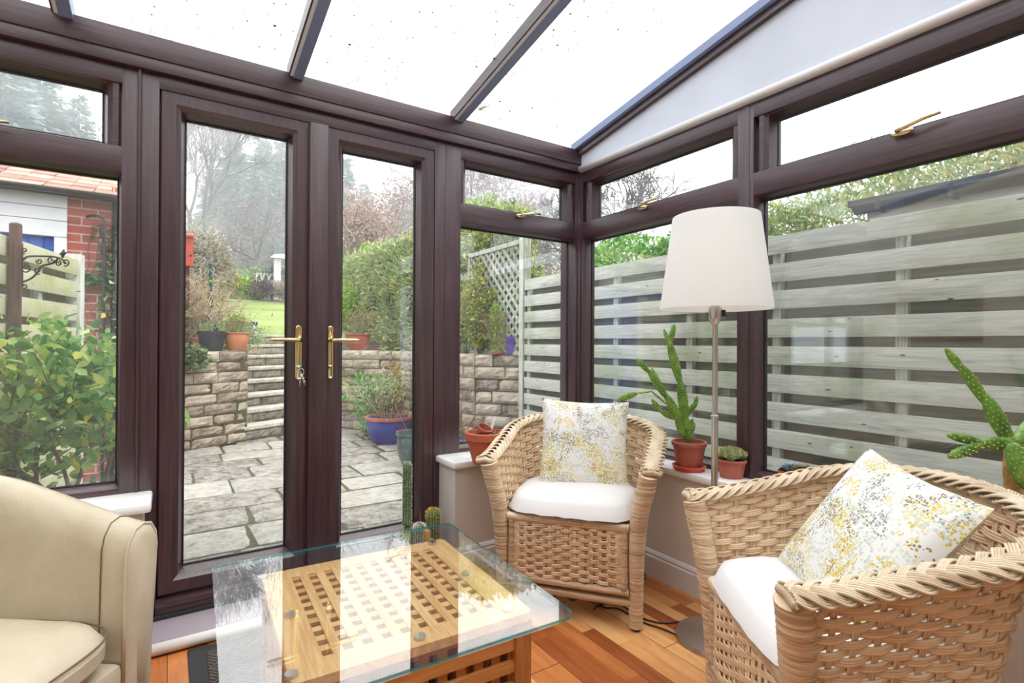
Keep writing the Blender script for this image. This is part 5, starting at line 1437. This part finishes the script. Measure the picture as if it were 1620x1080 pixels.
# ---- hedges
def hedge(name, label, x0, x1, y0, y1, z0, z1, n, L, W_, mat, lump=.09, cat='hedge', seed=0, inner='leaf_dark'):
    t_ = thing(name, label, cat, ((x0+x1)/2, (y0+y1)/2, z0))
    per = [(x1-x0)*(y1-y0), (y1-y0)*(z1-z0), (x1-x0)*(z1-z0), (y1-y0)*(z1-z0)]
    pr = np.array(per)/sum(per); k = rng.choice(4, n, p=pr); U = rng.random(n); V_ = rng.random(n); P_ = np.zeros((n, 3)); N_ = np.zeros((n, 3))
    top = k == 0; P_[top] = np.stack([x0+U[top]*(x1-x0), y0+V_[top]*(y1-y0), np.full(top.sum(), z1)], 1); N_[top] = (0, 0, 1)
    a = k == 1; P_[a] = np.stack([np.full(a.sum(), x0), y0+U[a]*(y1-y0), z0+V_[a]*(z1-z0)], 1); N_[a] = (-1, 0, 0)
    a = k == 2; P_[a] = np.stack([x0+U[a]*(x1-x0), np.full(a.sum(), y0), z0+V_[a]*(z1-z0)], 1); N_[a] = (0, -1, 0)
    a = k == 3; P_[a] = np.stack([x0+U[a]*(x1-x0), np.full(a.sum(), y1), z0+V_[a]*(z1-z0)], 1); N_[a] = (0, 1, 0)
    off = np.array([noise.noise(Vector((p[0]*1.7+seed, p[1]*1.7, p[2]*1.7)))+.5*noise.noise(Vector((p[0]*5, p[1]*5+seed, p[2]*5))) for p in P_])
    P_ = P_+N_*(off*lump*1.6)[:, None]+rng.normal(size=(n, 3))*lump*.28
    leaf_mesh(P_, L, W_, 'foliage', mat, t_, up=.5, nrm=N_*.8)
    e = lump*1.5
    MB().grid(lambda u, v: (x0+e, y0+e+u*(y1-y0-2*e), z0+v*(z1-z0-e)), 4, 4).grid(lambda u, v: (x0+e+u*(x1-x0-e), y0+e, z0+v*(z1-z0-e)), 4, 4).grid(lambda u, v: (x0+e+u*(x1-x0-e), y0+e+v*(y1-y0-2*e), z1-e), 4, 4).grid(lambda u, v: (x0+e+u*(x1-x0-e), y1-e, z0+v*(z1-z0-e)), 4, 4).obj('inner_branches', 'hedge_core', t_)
    return t_
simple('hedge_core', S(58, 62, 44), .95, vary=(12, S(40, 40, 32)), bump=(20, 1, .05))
hedge('conifer_hedge', 'tall clipped conifer hedge on the right side of the garden', 3.12, 4.0, 5.6, 11.2, .95, 2.82, 30000, .075, .030, 'leaf_conifer_hedge', .12)
hedge('conifer_hedge', 'tall yellow green hedge growing behind the trellis', 3.02, 3.40, 4.75, 5.55, .95, 2.42, 12000, .055, .026, 'leaf_hedge', .14, seed=9)
shrub('euonymus', 'yellow and dark green variegated shrub climbing the trellis', 'shrub', (2.86, 5.02, 1.0), (.22, .36, .58), 4200, .036, .022, 'leaf_hedge', k=12)
shrub('box_shrub', 'fine leaved yellow green shrub behind the purple pot', 'shrub', (2.86, 4.62, 1.0), (.14, .16, .30), 1300, .03, .012, 'leaf_lime')
hedge('neighbour_hedge', 'loose green hedge beyond the fence on the right', 3.9, 4.9, .35, 2.6, -.1, 2.22, 32000, .05, .014, 'leaf_conifer_hedge', .16, seed=4)
shrub('laurel_bush', 'bright green laurel rising over the fence behind the lamp shade', 'shrub', (4.2, 3.45, 1.15), (.95, .95, .66), 14000, .062, .028, 'leaf_laurel', k=14)
shrub('pale_bush', 'creamy pale flowering bush showing over the fence by the corner post', 'shrub', (3.75, 4.25, 1.15), (.45, .45, .52), 4200, .06, .016, 'leaf_pale', k=10)
shrub('yellow_bush', 'sparse yellow green bush rising above the black gutter', 'shrub', (4.75, .95, 1.3), (.55, .62, .72), 2600, .07, .028, 'leaf_pinkish', k=12)
t_ = thing('bare_thicket', 'dense thicket of bare twigs over the fence beside the trellis', 'shrub', (3.9, 5.3, -.1))
sg, tp = [], []
for i in range(26): grow((3.9+rng.normal()*.4, 5.4+rng.normal()*.5, .9), (rng.normal()*.3, rng.normal()*.3, 1), .55, .012, 3, sg, tp, spread=.8, up=.03, wig=.35, seg=4)
seg_mesh(sg, 'twigs', 'twig_pale', t_); pk = np.array([tp[i] for i in rng.integers(0, len(tp), 900)]); leaf_mesh(pk, .05, .03, 'leaves', 'leaf_dry', t_)
# neighbour's shed with gutter
sh = thing('garden_shed', 'neighbouring grey timber shed whose black gutter shows over the fence', 'shed', (4.2, .0, -.1))
mb = MB()
for k in range(14): mb.bbox((3.32, -3.0, -.1+k*.14), (3.345, 1.38, -.1+k*.14+.136), .003)
mb.obj('wall_boards', 'fence_wood', sh)
MB().box((3.345, -3.0, -.1), (5.2, 1.36, 1.84)).obj('carcass', 'fence_back', sh)
mb = MB(); gutter(mb, (3.27, 1.43, 1.915), (3.27, -3.0, 1.915), .055); mb.obj('gutter', 'black_plastic', sh, smooth=True)
mb = MB()
for y in (1.30, .98, .45, -.1): mb.bbox((3.215, y-.012, 1.855), (3.33, y+.012, 1.925), .003)
mb.obj('gutter_bracket', 'black_plastic', sh)
MB().add([(3.22, 1.45, 1.935), (5.3, 1.45, 2.02), (5.3, -3.1, 2.02), (3.22, -3.1, 1.935), (3.22, 1.45, 1.90), (5.3, 1.45, 1.985), (5.3, -3.1, 1.985), (3.22, -3.1, 1.90)], [(0, 1, 2, 3), (4, 7, 6, 5), (0, 4, 5, 1), (1, 5, 6, 2), (2, 6, 7, 3), (3, 7, 4, 0)]).obj('felt_roof', 'charcoal_pot', sh)
MB().bbox((3.30, -3.0, 1.80), (3.325, 1.385, 1.905), .003).obj('fascia', 'white_paint', sh)

# ---- far garden
def gz(x, y): return tz(x, y)
def place(px, t): v = at(px, 540, t); return v.x, v.y, gz(v.x, v.y)
for px, t, r, mat, lab, nm in (
    (384, 19.6, (.75, .6, .46), 'leaf_lime', 'round lime green bush at the far edge of the lawn', 'lime_bush'),
    (410, 19.8, (.50, .5, .38), 'leaf_purple', 'dark purple bush beside the lime green one across the lawn', 'purple_bush'),
    (437, 20.5, (.85, .6, .42), 'leaf_heath', 'grey heather mound at the right of the far border', 'heather_mound'),
    (342, 20.8, (.8, .6, .55), 'leaf_dry', 'brownish twiggy bush at the left of the far border', 'twiggy_bush'),
    (398, 22.5, (.9, .6, .75), 'leaf_light', 'pale green bush behind the lime green bush', 'pale_green_bush'),
    (425, 22.8, (.9, .6, .85), 'leaf_dark', 'dark green bush under the white gate post', 'dark_bush'),
    (450, 23, (1.0, .6, .8), 'leaf_heath', 'grey bush behind the left door stile', 'grey_bush')):
    x, y, z = place(px, t); shrub(nm, lab, 'bush', (x, y, z), r, 1500, .10, .05, mat, k=9)
for px, t, r, mat, lab, nm in ((560, 12.6, (.5, .5, .85), 'leaf_lime', 'yellow green bush at the far end of the conifer hedge', 'golden_bush'), (553, 10.4, (.35, .35, .5), 'leaf_lime', 'yellow green bush behind the terracotta bowl', 'yellow_green_bush')):
    x, y, z = place(px, t); shrub(nm, lab, 'bush', (x, y, z), r, 2200, .07, .03, mat, k=9)
x, y, z = place(577, 13.6)
t_ = thing('dwarf_conifer', 'small bright green pointed conifer above the far end of the hedge', 'tree', (x, y, z))
P_, D_ = [], []
for k in range(2600):
    f = rng.random()**.8; a = rng.uniform(0, 2*PI); r = .45*(1-f)**.8*rng.uniform(.55, 1)+.03; P_.append((x+r*math.cos(a), y+r*math.sin(a), z+.15+f*1.75)); D_.append((math.cos(a)*.5, math.sin(a)*.5, 1))
card_mesh(P_, D_, .12, .05, 'foliage', 'leaf_lime', t_); MB().tube([(x, y, z), (x, y, z+1.7)], [.06, .01], 8).obj('trunk', 'bark', t_)
# white gate and post in the far garden
x, y, z = place(438, 22)
t_ = thing('bird_table', 'pale weathered bird table post standing in the far border', 'bird table', (x, y, z))
zb_ = at(438, 445, 22).z; zt_ = at(438, 408, 22).z
MB().bbox((x-.13, y-.06, z), (x+.13, y+.1, zt_), .01).obj('post', 'white_paint', t_); MB().add([(x-.32, y-.2, zt_-.02), (x+.32, y-.2, zt_-.02), (x+.32, y+.2, zt_-.02), (x-.32, y+.2, zt_-.02), (x-.1, y, zt_+.16), (x+.32, y, zt_+.2)], [(0, 1, 5, 4), (2, 3, 4, 5), (0, 3, 2, 1), (1, 2, 5), (3, 0, 4)]).obj('roof', 'white_paint', t_)
x, y, z = place(421, 22.4)
t_ = thing('arched_hurdle', 'low white arched hurdle left of the bird table', 'hurdle', (x, y, z))
mb = MB(); zz = at(421, 441, 22.4).z
for k in range(4):
    a0 = x-.42+k*.26; mb.tube([(a0, y, z), (a0, y, zz-.05), (a0+.07, y, zz+.22), (a0+.18, y, zz+.22), (a0+.25, y, zz-.05), (a0+.25, y, z)], .035, 6)
mb.obj('hoops', 'white_paint', t_)

# bare trees
def bare_tree(label, px, t, H_, r, depth, mat='bark_far', spread=.5, group='bare trees in the woodland', base=None, n=(2, 4), up=.16, twig=1.0, name='bare_tree', lean=(0, 0)):
    x, y, z = base or place(px, t); t_ = thing(name, label, 'tree', (x, y, z), group=group)
    sg, tp = [], []; grow((x, y, z-.2), (lean[0], lean[1], 1), H_*.34, r, depth, sg, tp, spread=spread, n=n, up=up, wig=.12, shrink=.74, seg=3, rs=.62)
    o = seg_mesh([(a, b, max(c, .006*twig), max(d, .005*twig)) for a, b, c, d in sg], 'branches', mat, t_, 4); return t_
bare_tree('bare spreading fruit tree beyond the far border, seen through the left door', 418, 24.5, 5.2, .13, 6, 'bark_far', .75, None, n=(2, 4), up=.04, twig=1.3)
bare_tree('second bare fruit tree left of the spreading one across the lawn', 372, 26, 5.5, .11, 5, 'twig_far', .7, None, up=.05, twig=1.3)
bare_tree('tall slender bare tree at the left edge of the left door pane', 318, 30, 11, .17, 6, 'bark_grey', .38, None, up=.2, twig=1.5)
bare_tree('tall bare tree against the sky left of the conifers', 298, 38, 12, .2, 6, 'bark_grey', .4, None, up=.2, twig=1.6)
bare_tree('tall thin bare trunk between the conifers near the door top', 432, 44, 12.5, .2, 5, 'bark_grey', .3, None, up=.3, twig=2)
bare_tree('grey bare tree nearest the left of the vent above the right pane', 755, 19, 6.0, .12, 6, 'twig_far', .6, None, up=.08, twig=1.3)
bare_tree('twiggy bare tree seen in the vent left of the corner post', 850, 17.2, 5.2, .11, 6, 'twig_far', .65, None, up=.06, twig=1.2)
bare_tree('hazy bare tree in the middle of the vent above the right pane', 800, 22, 6.8, .13, 6, 'twig_far', .6, None, up=.1, twig=1.5)
bare_tree('distant bare tree at the right end of the vent above the right pane', 880, 24, 7.0, .13, 6, 'twig_far', .6, None, up=.1, twig=1.6)
bare_tree('grey twiggy tree behind the right door stile', 715, 23, 7.2, .13, 6, 'twig_far', .6, None, up=.1, twig=1.6)
q = at(972, 345, 13); bare_tree('bare tree with thick limbs against the sky right of the corner post', 0, 0, 4.1, .28, 6, 'bark_grey', .6, None, base=(q.x, q.y, 1.6), up=.10, twig=1.5)
q = at(215, 200, 20); bare_tree('bare tree whose top shows through the roof glass at the left', 0, 0, 8.6, .10, 6, 'twig_far', .35, None, base=(q.x, q.y, gz(q.x, q.y)), up=.25, twig=1.0)
bare_tree('bare branches reaching in from the right of the left vent', 188, 12, 4.6, .07, 4, 'bark_grey', .7, None, up=0.0, twig=1.0)
# conifers: two kinds, copied
def conifer(H_, R_, n, seed):
    P_, D_ = [], []
    nl = int(H_*3.2)
    for k in range(nl):
        f = (k+.5)/nl; zc = H_*(.10+.9*f); r = R_*(1-f)**.85*rng.uniform(.75, 1.1)+.08; nb = int(7+10*(1-f))
        for b_ in range(nb):
            a = rng.uniform(0, 2*PI); rl = r*rng.uniform(.6, 1.1); m_ = max(3, int(rl*12))
            for j in range(m_):
                g = (j+.6)/m_; p = (rl*g*math.cos(a), rl*g*math.sin(a), zc-rl*.32*g+.08*rl*g*g)
                for s_ in (-1, 1):
                    P_.append((p[0]+rng.normal()*.05, p[1]+rng.normal()*.05, p[2]+rng.normal()*.05)); aa = a+s_*rng.uniform(.3, 1.0); D_.append((math.cos(aa), math.sin(aa), rng.uniform(-.35, .15)))
    t_ = thing('conifer', 'x', 'tree', (0, 0, 0), group='tall conifers on the woodland bank', world=False)
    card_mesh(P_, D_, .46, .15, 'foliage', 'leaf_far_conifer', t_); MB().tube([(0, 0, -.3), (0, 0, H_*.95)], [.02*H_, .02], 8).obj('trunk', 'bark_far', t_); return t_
ca = conifer(11.5, 2.7, 0, 1); cb = conifer(9.2, 2.9, 0, 2)
spots = [(366, 46, 1.05, 'tall pointed conifer left of centre in the left door pane'), (388, 52, 1.0, 'shorter conifer right of the tall pointed one'), (413, 47, 1.12, 'slim conifer spire near the top right of the left door pane'), (345, 50, .8, 'low conifer filling in left of the tall pointed conifer'), (441, 50, 1.05, 'conifer half hidden by the left door stile'), (330, 56, .9, 'conifer behind the slender bare trees'),
         (402, 40, .74, 'broad conifer in front of the spires'), (374, 38, .62, 'bushy conifer low on the bank left of the broad one'), (435, 37, .68, 'dark conifer low on the bank by the door stile'),
         (545, 46, .95, 'conifer at the left edge of the right door pane'), (575, 58, .9, 'misty conifer behind the copper beech'), (625, 56, .85, 'misty conifer above the far hedge'), (670, 50, .8, 'conifer hidden mostly by the right door stile'), (480, 48, .9, 'conifer behind the middle door stiles'), (512, 52, .95, 'second conifer behind the middle door stiles'),
         (5, 30, 1.3, 'large misty conifer at the left edge of the left vent'), (40, 33, 1.28, 'misty conifer next to the large one in the left vent'), (80, 34, 1.12, 'lower conifer in the middle of the left vent'), (122, 35, .98, 'small conifer near the right of the left vent'), (-40, 30, 1.1, 'conifer beyond the left edge of the frame'), (760, 42, .6, 'distant conifer through the vent above the right pane')]
for i, (px, t, s_, lab) in enumerate(spots):
    src = (ca, cb)[i % 2]; x, y, z = place(px, t)
    o = src if i < 2 else copy_thing(src, lab, (0, 0, 0), 0); o['label'] = lab; o.location = (x, y, z-.2); o.rotation_euler = (0, 0, i*1.3); o.scale = (s_*(1+.15*math.sin(i*2.1)),)*2+(s_*(1.0 if i % 2 == 0 else 1.2),)
# copper beeches and thickets
for px, t, r, n, mat, lab, nm in (
    (585, 20, (1.4, 1.2, 1.8), 6000, 'leaf_copper', 'copper leaved beech through the upper right door pane', 'copper_beech'),
    (640, 23, (1.8, 1.5, 2.2), 5500, 'leaf_copper', 'reddish brown tree to the right of the copper beech', 'copper_beech')):
    x, y, z = place(px, t); o = shrub(nm, lab, 'tree', (x, y, z+1.5), r, n, .11, .06, mat, stem='bark_far', k=14, shell=.8)
for px, t, r, mat, lab, nm in ((550, 21, (.9, .8, 1.6), 'leaf_light', 'pale grey green shrubbery below the copper beech', 'shrubbery'), (610, 22, (2.0, 1, 1.9), 'leaf_heath', 'greyish scrub behind the top of the hedge', 'scrub'), (680, 22, (2, 1, 2.6), 'leaf_light', 'tall pale shrub above the hedge near the right stile', 'tall_shrub'), (345, 30, (3.0, 1.5, 2.2), 'leaf_heath', 'grey brown scrub below the tall bare trees', 'scrub'), (410, 33, (4, 1.5, 2.0), 'leaf_heath', 'purplish scrub behind the spreading fruit tree', 'scrub'), (450, 31, (2, 1.5, 2.6), 'leaf_far_conifer', 'blue green shrub beside the left door stile', 'blue_green_shrub'), (316, 15, (.8, .7, 1.3), 'leaf_heath', 'greyish brown shrub behind the twiggy climber', 'garden_shrub'), (322, 17, (1.0, .8, .9), 'leaf_dry', 'russet shrub behind the garden stake', 'russet_shrub'), (760, 17, (2.2, 1, 2.1), 'leaf_heath', 'grey scrub filling the vent above the right pane', 'scrub'), (870, 16, (2.2, 1, 2.0), 'leaf_heath', 'pale scrub behind the bare thicket', 'scrub')):
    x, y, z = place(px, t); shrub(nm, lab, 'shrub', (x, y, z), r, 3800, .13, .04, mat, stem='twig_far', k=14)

# ================================================================== PLANTS INDOORS
def pad(mb, a, b, w, th=.011, n=(0, -1, 0), nseg=12, ns=14):
    "a flattened cactus pad from a to b"
    a, b = Vector(a), Vector(b); d = (b-a); L = d.length; d.normalize(); n = Vector(n); n = (n-d*n.dot(d)).normalized(); s_ = d.cross(n)
    o = len(mb.v)
    for i in range(nseg+1):
        f = i/nseg; r = math.sin(PI*min(1, f*.90+.09))**.5 if 0 < f < 1 else .3; r *= (.80+.25*f)
        for j in range(ns):
            t_ = 2*PI*j/ns; mb.v.append(tuple(a+d*(L*f)+s_*(math.cos(t_)*w/2*r)+n*(math.sin(t_)*th*max(r, .3))))
    for i in range(nseg):
        for j in range(ns): mb.f.append((o+i*ns+j, o+i*ns+(j+1) % ns, o+(i+1)*ns+(j+1) % ns, o+(i+1)*ns+j))
    mb.f += [tuple(o+j for j in reversed(range(ns))), tuple(o+nseg*ns+j for j in range(ns))]
    return (a, b, w, th, d, n, s_, L)
def areoles(mb, P_, step=.013, size=.0020, spl=.006):
    a, b, w, th, d, n, s_, L = P_; k = max(3, int(L/step))
    for i in range(k+1):
        f = (i+.3)/(k+.6); r = math.sin(PI*min(1, f*.90+.09))**.5*(.80+.25*f); m_ = max(1, int(w*r/step))
        for j in range(m_+1):
            c = -1+2*(j+(.5 if i % 2 else 0))/(m_+.5) if m_ else 0
            if abs(c) > 1: c = math.copysign(1, c)
            for sg_ in (1, -1):
                h = math.sqrt(max(0, 1-c*c)); p = a+d*(L*f)+s_*(c*w/2*r)+n*(sg_*h*th*r); nn = (s_*c*th*3+n*(sg_*h*w)).normalized()
                mb.add([p+d*size, p-d*size*.5+s_*size, p-d*size*.5-s_*size, p+nn*spl], [(0, 1, 3), (1, 2, 3), (2, 0, 3)])
def cactus_plant(name, label, parts, c, potargs, flat_n):
    t_ = pot(name, label, c, *potargs[0], **potargs[1]); L = Vector(c); 
    g = MB(); sp = MB()
    for (a, b, w) in parts:
        P_ = pad(g, Vector(a)-L, Vector(b)-L, w, n=flat_n, th=max(.007, w*.24)); areoles(sp, P_)
    g.obj('cactus_pads', 'cactus_pad', t_, smooth=True); sp.obj('spines', 'spine', t_); return t_
c = at(1090, 741, 2.41); c.z = .546
T = 2.41
def A_(x, y, dt=0): return at(x, y, T+dt)
parts = [(A_(1088, 697), A_(1084, 660), .060), (A_(1085, 668), A_(1076, 600), .052), (A_(1077, 610), A_(1058, 538), .046), (A_(1059, 545), A_(1050, 520), .020), (A_(1060, 542), A_(1067, 513, .01), .028),
         (A_(1080, 672, -.02), A_(1052, 622, -.04), .044), (A_(1054, 628, -.04), A_(1026, 585, -.05), .040), (A_(1028, 590, -.05), A_(1006, 567, -.06), .026), (A_(1060, 640, .02), A_(1030, 580, .03), .020),
         (A_(1055, 640, -.05), A_(1030, 618, -.07), .010), (A_(1032, 619, -.07), A_(1005, 622, -.09), .010), (A_(1008, 622, -.09), A_(978, 632, -.10), .030),
         (A_(1068, 662, -.03), A_(1045, 650, -.05), .030), (A_(1047, 652, -.05), A_(1031, 632, -.06), .024), (A_(1084, 660, 0), A_(1104, 633, .02), .030), (A_(1098, 645, .02), A_(1103, 626, .02), .022), (A_(1090, 690), A_(1098, 668), .030), (A_(1082, 692, -.02), A_(1070, 660, -.03), .036), (A_(1092, 672), A_(1096, 662), .02)]
cactus_plant('prickly_pear', 'branching prickly pear in a terracotta pot left of the lamp pole', parts, tuple(c+Vector((0, 0, .012))), ((.074, .118, 'terracotta_red'), dict(base=.74)), (-.55, -.83, 0))
o = MB().lathe([(0, 0), (.066, 0), (.076, .020), (.071, .022), (.062, .006), (0, .006)], tuple(c), 32).obj('plant_saucer', 'saucer_red', auto=40); centred(o); tag(o, 'red saucer beneath the branching prickly pear pot', 'saucer')
o = MB().tube([at(1010, 640, 2.30), at(1006, 652, 2.31), at(1005, 662, 2.32)], .0012, 5).tube([at(1023, 637, 2.33), at(1010, 665, 2.35)], .0012, 5)
# clump cactus
c = at(1157, 749, 2.28); c.z = .546
t_ = pot('clump_cactus', 'small clump of round spiny cacti in a clay pot right of the lamp pole', tuple(c), .060, .078, 'terracotta_red', base=.78)
g = MB(); sp = MB()
for i in range(13):
    a = i*2.4; r = .046*math.sqrt(i/13); cc = Vector((r*math.cos(a), r*math.sin(a), .088+.022*(1-(r/.05)**2))); rad = .021
    g.grid(lambda u, v: cc+Vector((math.sin(PI*v)*math.cos(2*PI*u)*rad*(1+.08*math.cos(22*PI*u)), math.sin(PI*v)*math.sin(2*PI*u)*rad*(1+.08*math.cos(22*PI*u)), math.cos(PI*v)*rad*1.05)), 22, 8, True)
    for k in range(190):
        v = Vector(rng.normal(size=3)).normalized(); v.z = abs(v.z); p = cc+v*rad; s_ = v.orthogonal()*.0009; sp.add([p+s_, p-s_, p+v*.007+Vector(rng.normal(size=3))*.002], [(0, 1, 2)])
g.obj('cactus_heads', 'cactus_column', t_, smooth=True); sp.obj('spines', 'spine', t_)
# nest of clay pots on the back sill
c = at(768, 716, 2.52); c.z = .546
t_ = pot('clay_pot', 'terracotta pot holding a smaller clay pot and label on the back sill', tuple(c), .094, .150, 'terracotta', base=.64, rimh=.035)
i_ = MB().lathe([(.020, -.035), (.034, .035), (.038, .035), (.038, .048), (.033, .048), (.030, .03), (.018, -.03)], (-.03, -.01, .135), 28, axis=(.2, -.45, .9)); o = i_.obj('flowerpot', 'terracotta_red', auto=35)
o.location = c; tag(o, 'small clay flowerpot nested inside the larger terracotta pot', 'plant pot'); centred(o)
mb = MB().bbox((-.008, -.002, -.05), (.008, .0, .075), .001, Matrix.Translation((.02, -.01, .15)) @ Matrix.Rotation(.38, 4, 'Y')); mb.obj('plant_label', 'white_paint', t_)
mb = MB()
for k in range(26):
    p = Vector((.045+rng.normal()*.02, -.01+rng.normal()*.02, .132)); q2 = Vector(rng.normal(size=3))*.012; mb.tube([p-q2, p+q2], .004, 5)
mb.obj('bark_chips', 'bark_pale', t_)
# succulent rosettes behind the right chair
def rosette(name, label, c, mat, r, n=26):
    t_ = pot(name, label, c, r*.75, .085, 'terracotta_red', base=.8); V = []; F = []
    mb = MB()
    for k in range(n):
        a = k*2.39996; f = (k+1)/n; el = 1.25-1.05*f; l = r*(.45+.55*f); d = Vector((math.cos(a)*math.cos(el), math.sin(a)*math.cos(el), math.sin(el))); b = Vector((0, 0, .088)); sd_ = Vector((-math.sin(a), math.cos(a), 0)); up = d.cross(sd_)*-1; w = l*.30
        mb.add([b, b+d*l*.5+sd_*w, b+d*l, b+d*l*.5-sd_*w, b+d*l*.5+up*w*.5, b+d*l*.5-up*w*.15], [(0, 1, 4), (1, 2, 4), (2, 3, 4), (3, 0, 4), (1, 0, 5), (2, 1, 5), (3, 2, 5), (0, 3, 5)])
    mb.obj('rosette', mat, t_); return t_
c = at(1248, 758, 1.95); rosette('succulent', 'brown green succulent rosette on the right sill behind the chair', (2.02, c.y, .546), 'succulent_brown', .062)
c = at(1286, 752, 1.90); rosette('succulent', 'blue grey succulent rosette right of the brownish one', (2.03, 1.12, .546), 'succulent_blue', .055)
# large prickly pear at the right edge
T2 = 1.50
def B_(x, y, dt=0): return at(x, y, T2+dt)
c = B_(1606, 868); c.z = .546
parts = [(B_(1606, 712), B_(1590, 690, .0), .05), (B_(1602, 708), B_(1556, 622, .01), .048), (B_(1566, 645, .01), B_(1518, 575, .02), .034), (B_(1526, 590, .02), B_(1496, 551, .03), .026),
         (B_(1606, 703, -.01), B_(1553, 700, -.02), .042), (B_(1557, 701, -.02), B_(1499, 688, -.03), .028), (B_(1556, 703, -.02), B_(1500, 722, -.06), .034), (B_(1600, 700, -.04), B_(1628, 775, -.06), .062), (B_(1604, 708, .0), B_(1640, 660, .08), .05)]
t_ = cactus_plant('prickly_pear', 'large prickly pear with a long bent arm at the right edge', parts, tuple(c), ((.100, .105, 'terracotta_red'), dict(base=.8)), (-.8, -.6, 0))
L = Vector(c)
MB().tube([B_(1612, 858)-L, B_(1606, 790)-L, B_(1600, 740)-L, B_(1602, 706)-L], [.026, .024, .020, .018], 12).obj('woody_trunk', 'cactus_trunk', t_, smooth=True)
MB().tube([B_(1590, 850)-L, B_(1596, 800)-L, B_(1612, 760)-L], [.014, .014, .012], 10).obj('woody_trunk', 'cactus_trunk', t_, smooth=True)
# cacti on the door step behind the table
def column(t_, c, h, r, ribs, wool=None, mat='cactus_column', lean=(0, 0), nsp=500, spl=.008, spm='spine'):
    c = Vector(c)
    def f(u, v):
        rr = r*(1+.10*math.cos(ribs*2*PI*u))*(1 if v < .9 else math.sqrt(max(0, 1-((v-.9)/.1)**2))); return c+Vector((rr*math.cos(2*PI*u)+lean[0]*v*h, rr*math.sin(2*PI*u)+lean[1]*v*h, v*h))
    MB().grid(f, ribs*5, 26, True).obj('column', mat, t_, smooth=True)
    sp = MB()
    for k in range(nsp):
        u = (int(rng.integers(0, ribs)))/ribs; v = rng.random(); p = f(u, min(v, .985)); nn = Vector((math.cos(2*PI*u), math.sin(2*PI*u), .3)); 
        for m_ in range(2):
            e = nn+Vector(rng.normal(size=3))*.6; s_ = e.orthogonal().normalized()*.0006; sp.add([p+s_, p-s_, p+e.normalized()*spl], [(0, 1, 2)])
    sp.obj('spines', spm, t_)
c = at(654, 872, 2.42); zc = .05
t_ = pot('column_cactus', 'tall slim column cactus on the door step behind the table', (c.x, 2.345, zc), .055, .10, 'terracotta', base=.75)
column(t_, (0, 0, .085), .125, .0165, 12, nsp=260); column(t_, (-.004, 0, .21), .305, .0195, 13, nsp=800, spl=.005, spm='wool')
c = at(690, 860, 2.42)
t_ = pot('barrel_cactus', 'stout column cactus with an orange spiny crown beside the low wall', (1.075, 2.335, zc), .06, .10, 'terracotta', base=.75)
column(t_, (0, 0, .085), .185, .030, 16, nsp=900, spl=.010)
mb = MB()
for k in range(140):
    v = Vector(rng.normal(size=3)).normalized(); v.z = abs(v.z)+.4; p = Vector((0, 0, .262))+Vector((v.x*.014, v.y*.014, 0)); s_ = v.orthogonal().normalized()*.0012; mb.add([p+s_, p-s_, p+v.normalized()*.018], [(0, 1, 2)])
mb.obj('crown', 'flower_yellow', t_)
t_ = pot('woolly_cactus', 'woolly white cactus with yellow offsets between the two column cacti', (1.005, 2.31, zc), .055, .10, 'terracotta', base=.75)
column(t_, (-.012, 0, .085), .135, .023, 14, nsp=1600, spl=.010, spm='wool')
column(t_, (.018, -.02, .085), .105, .012, 10, mat='flower_yellow', nsp=500, spl=.007); column(t_, (.045, -.01, .085), .055, .010, 10, mat='flower_yellow', nsp=300, spl=.006)
MB().tube([(-.01, 0, .2), (-.008, 0, .285)], [.0012, .0006], 5).obj('flower_stalk', 'terracotta_pale', t_)

# ================================================================== misty air over the woodland
t = NT('mist'); vs_ = t.node('VolumeScatter'); vs_.inputs['Color'].default_value = (.93, .97, 1, 1); vs_.inputs['Density'].default_value = .014; vs_.inputs['Anisotropy'].default_value = .2
t.link(vs_.outputs[0], t.out.inputs['Volume']); M['mist'] = t.m
mi = MB().box((-60, 17.5, -2), (90, 110, 40)).obj('mist', 'mist'); tag(mi, 'pale mist hanging in the air over the distant wooded bank', 'mist', kind='stuff')
SC.cycles.volume_bounces = 1
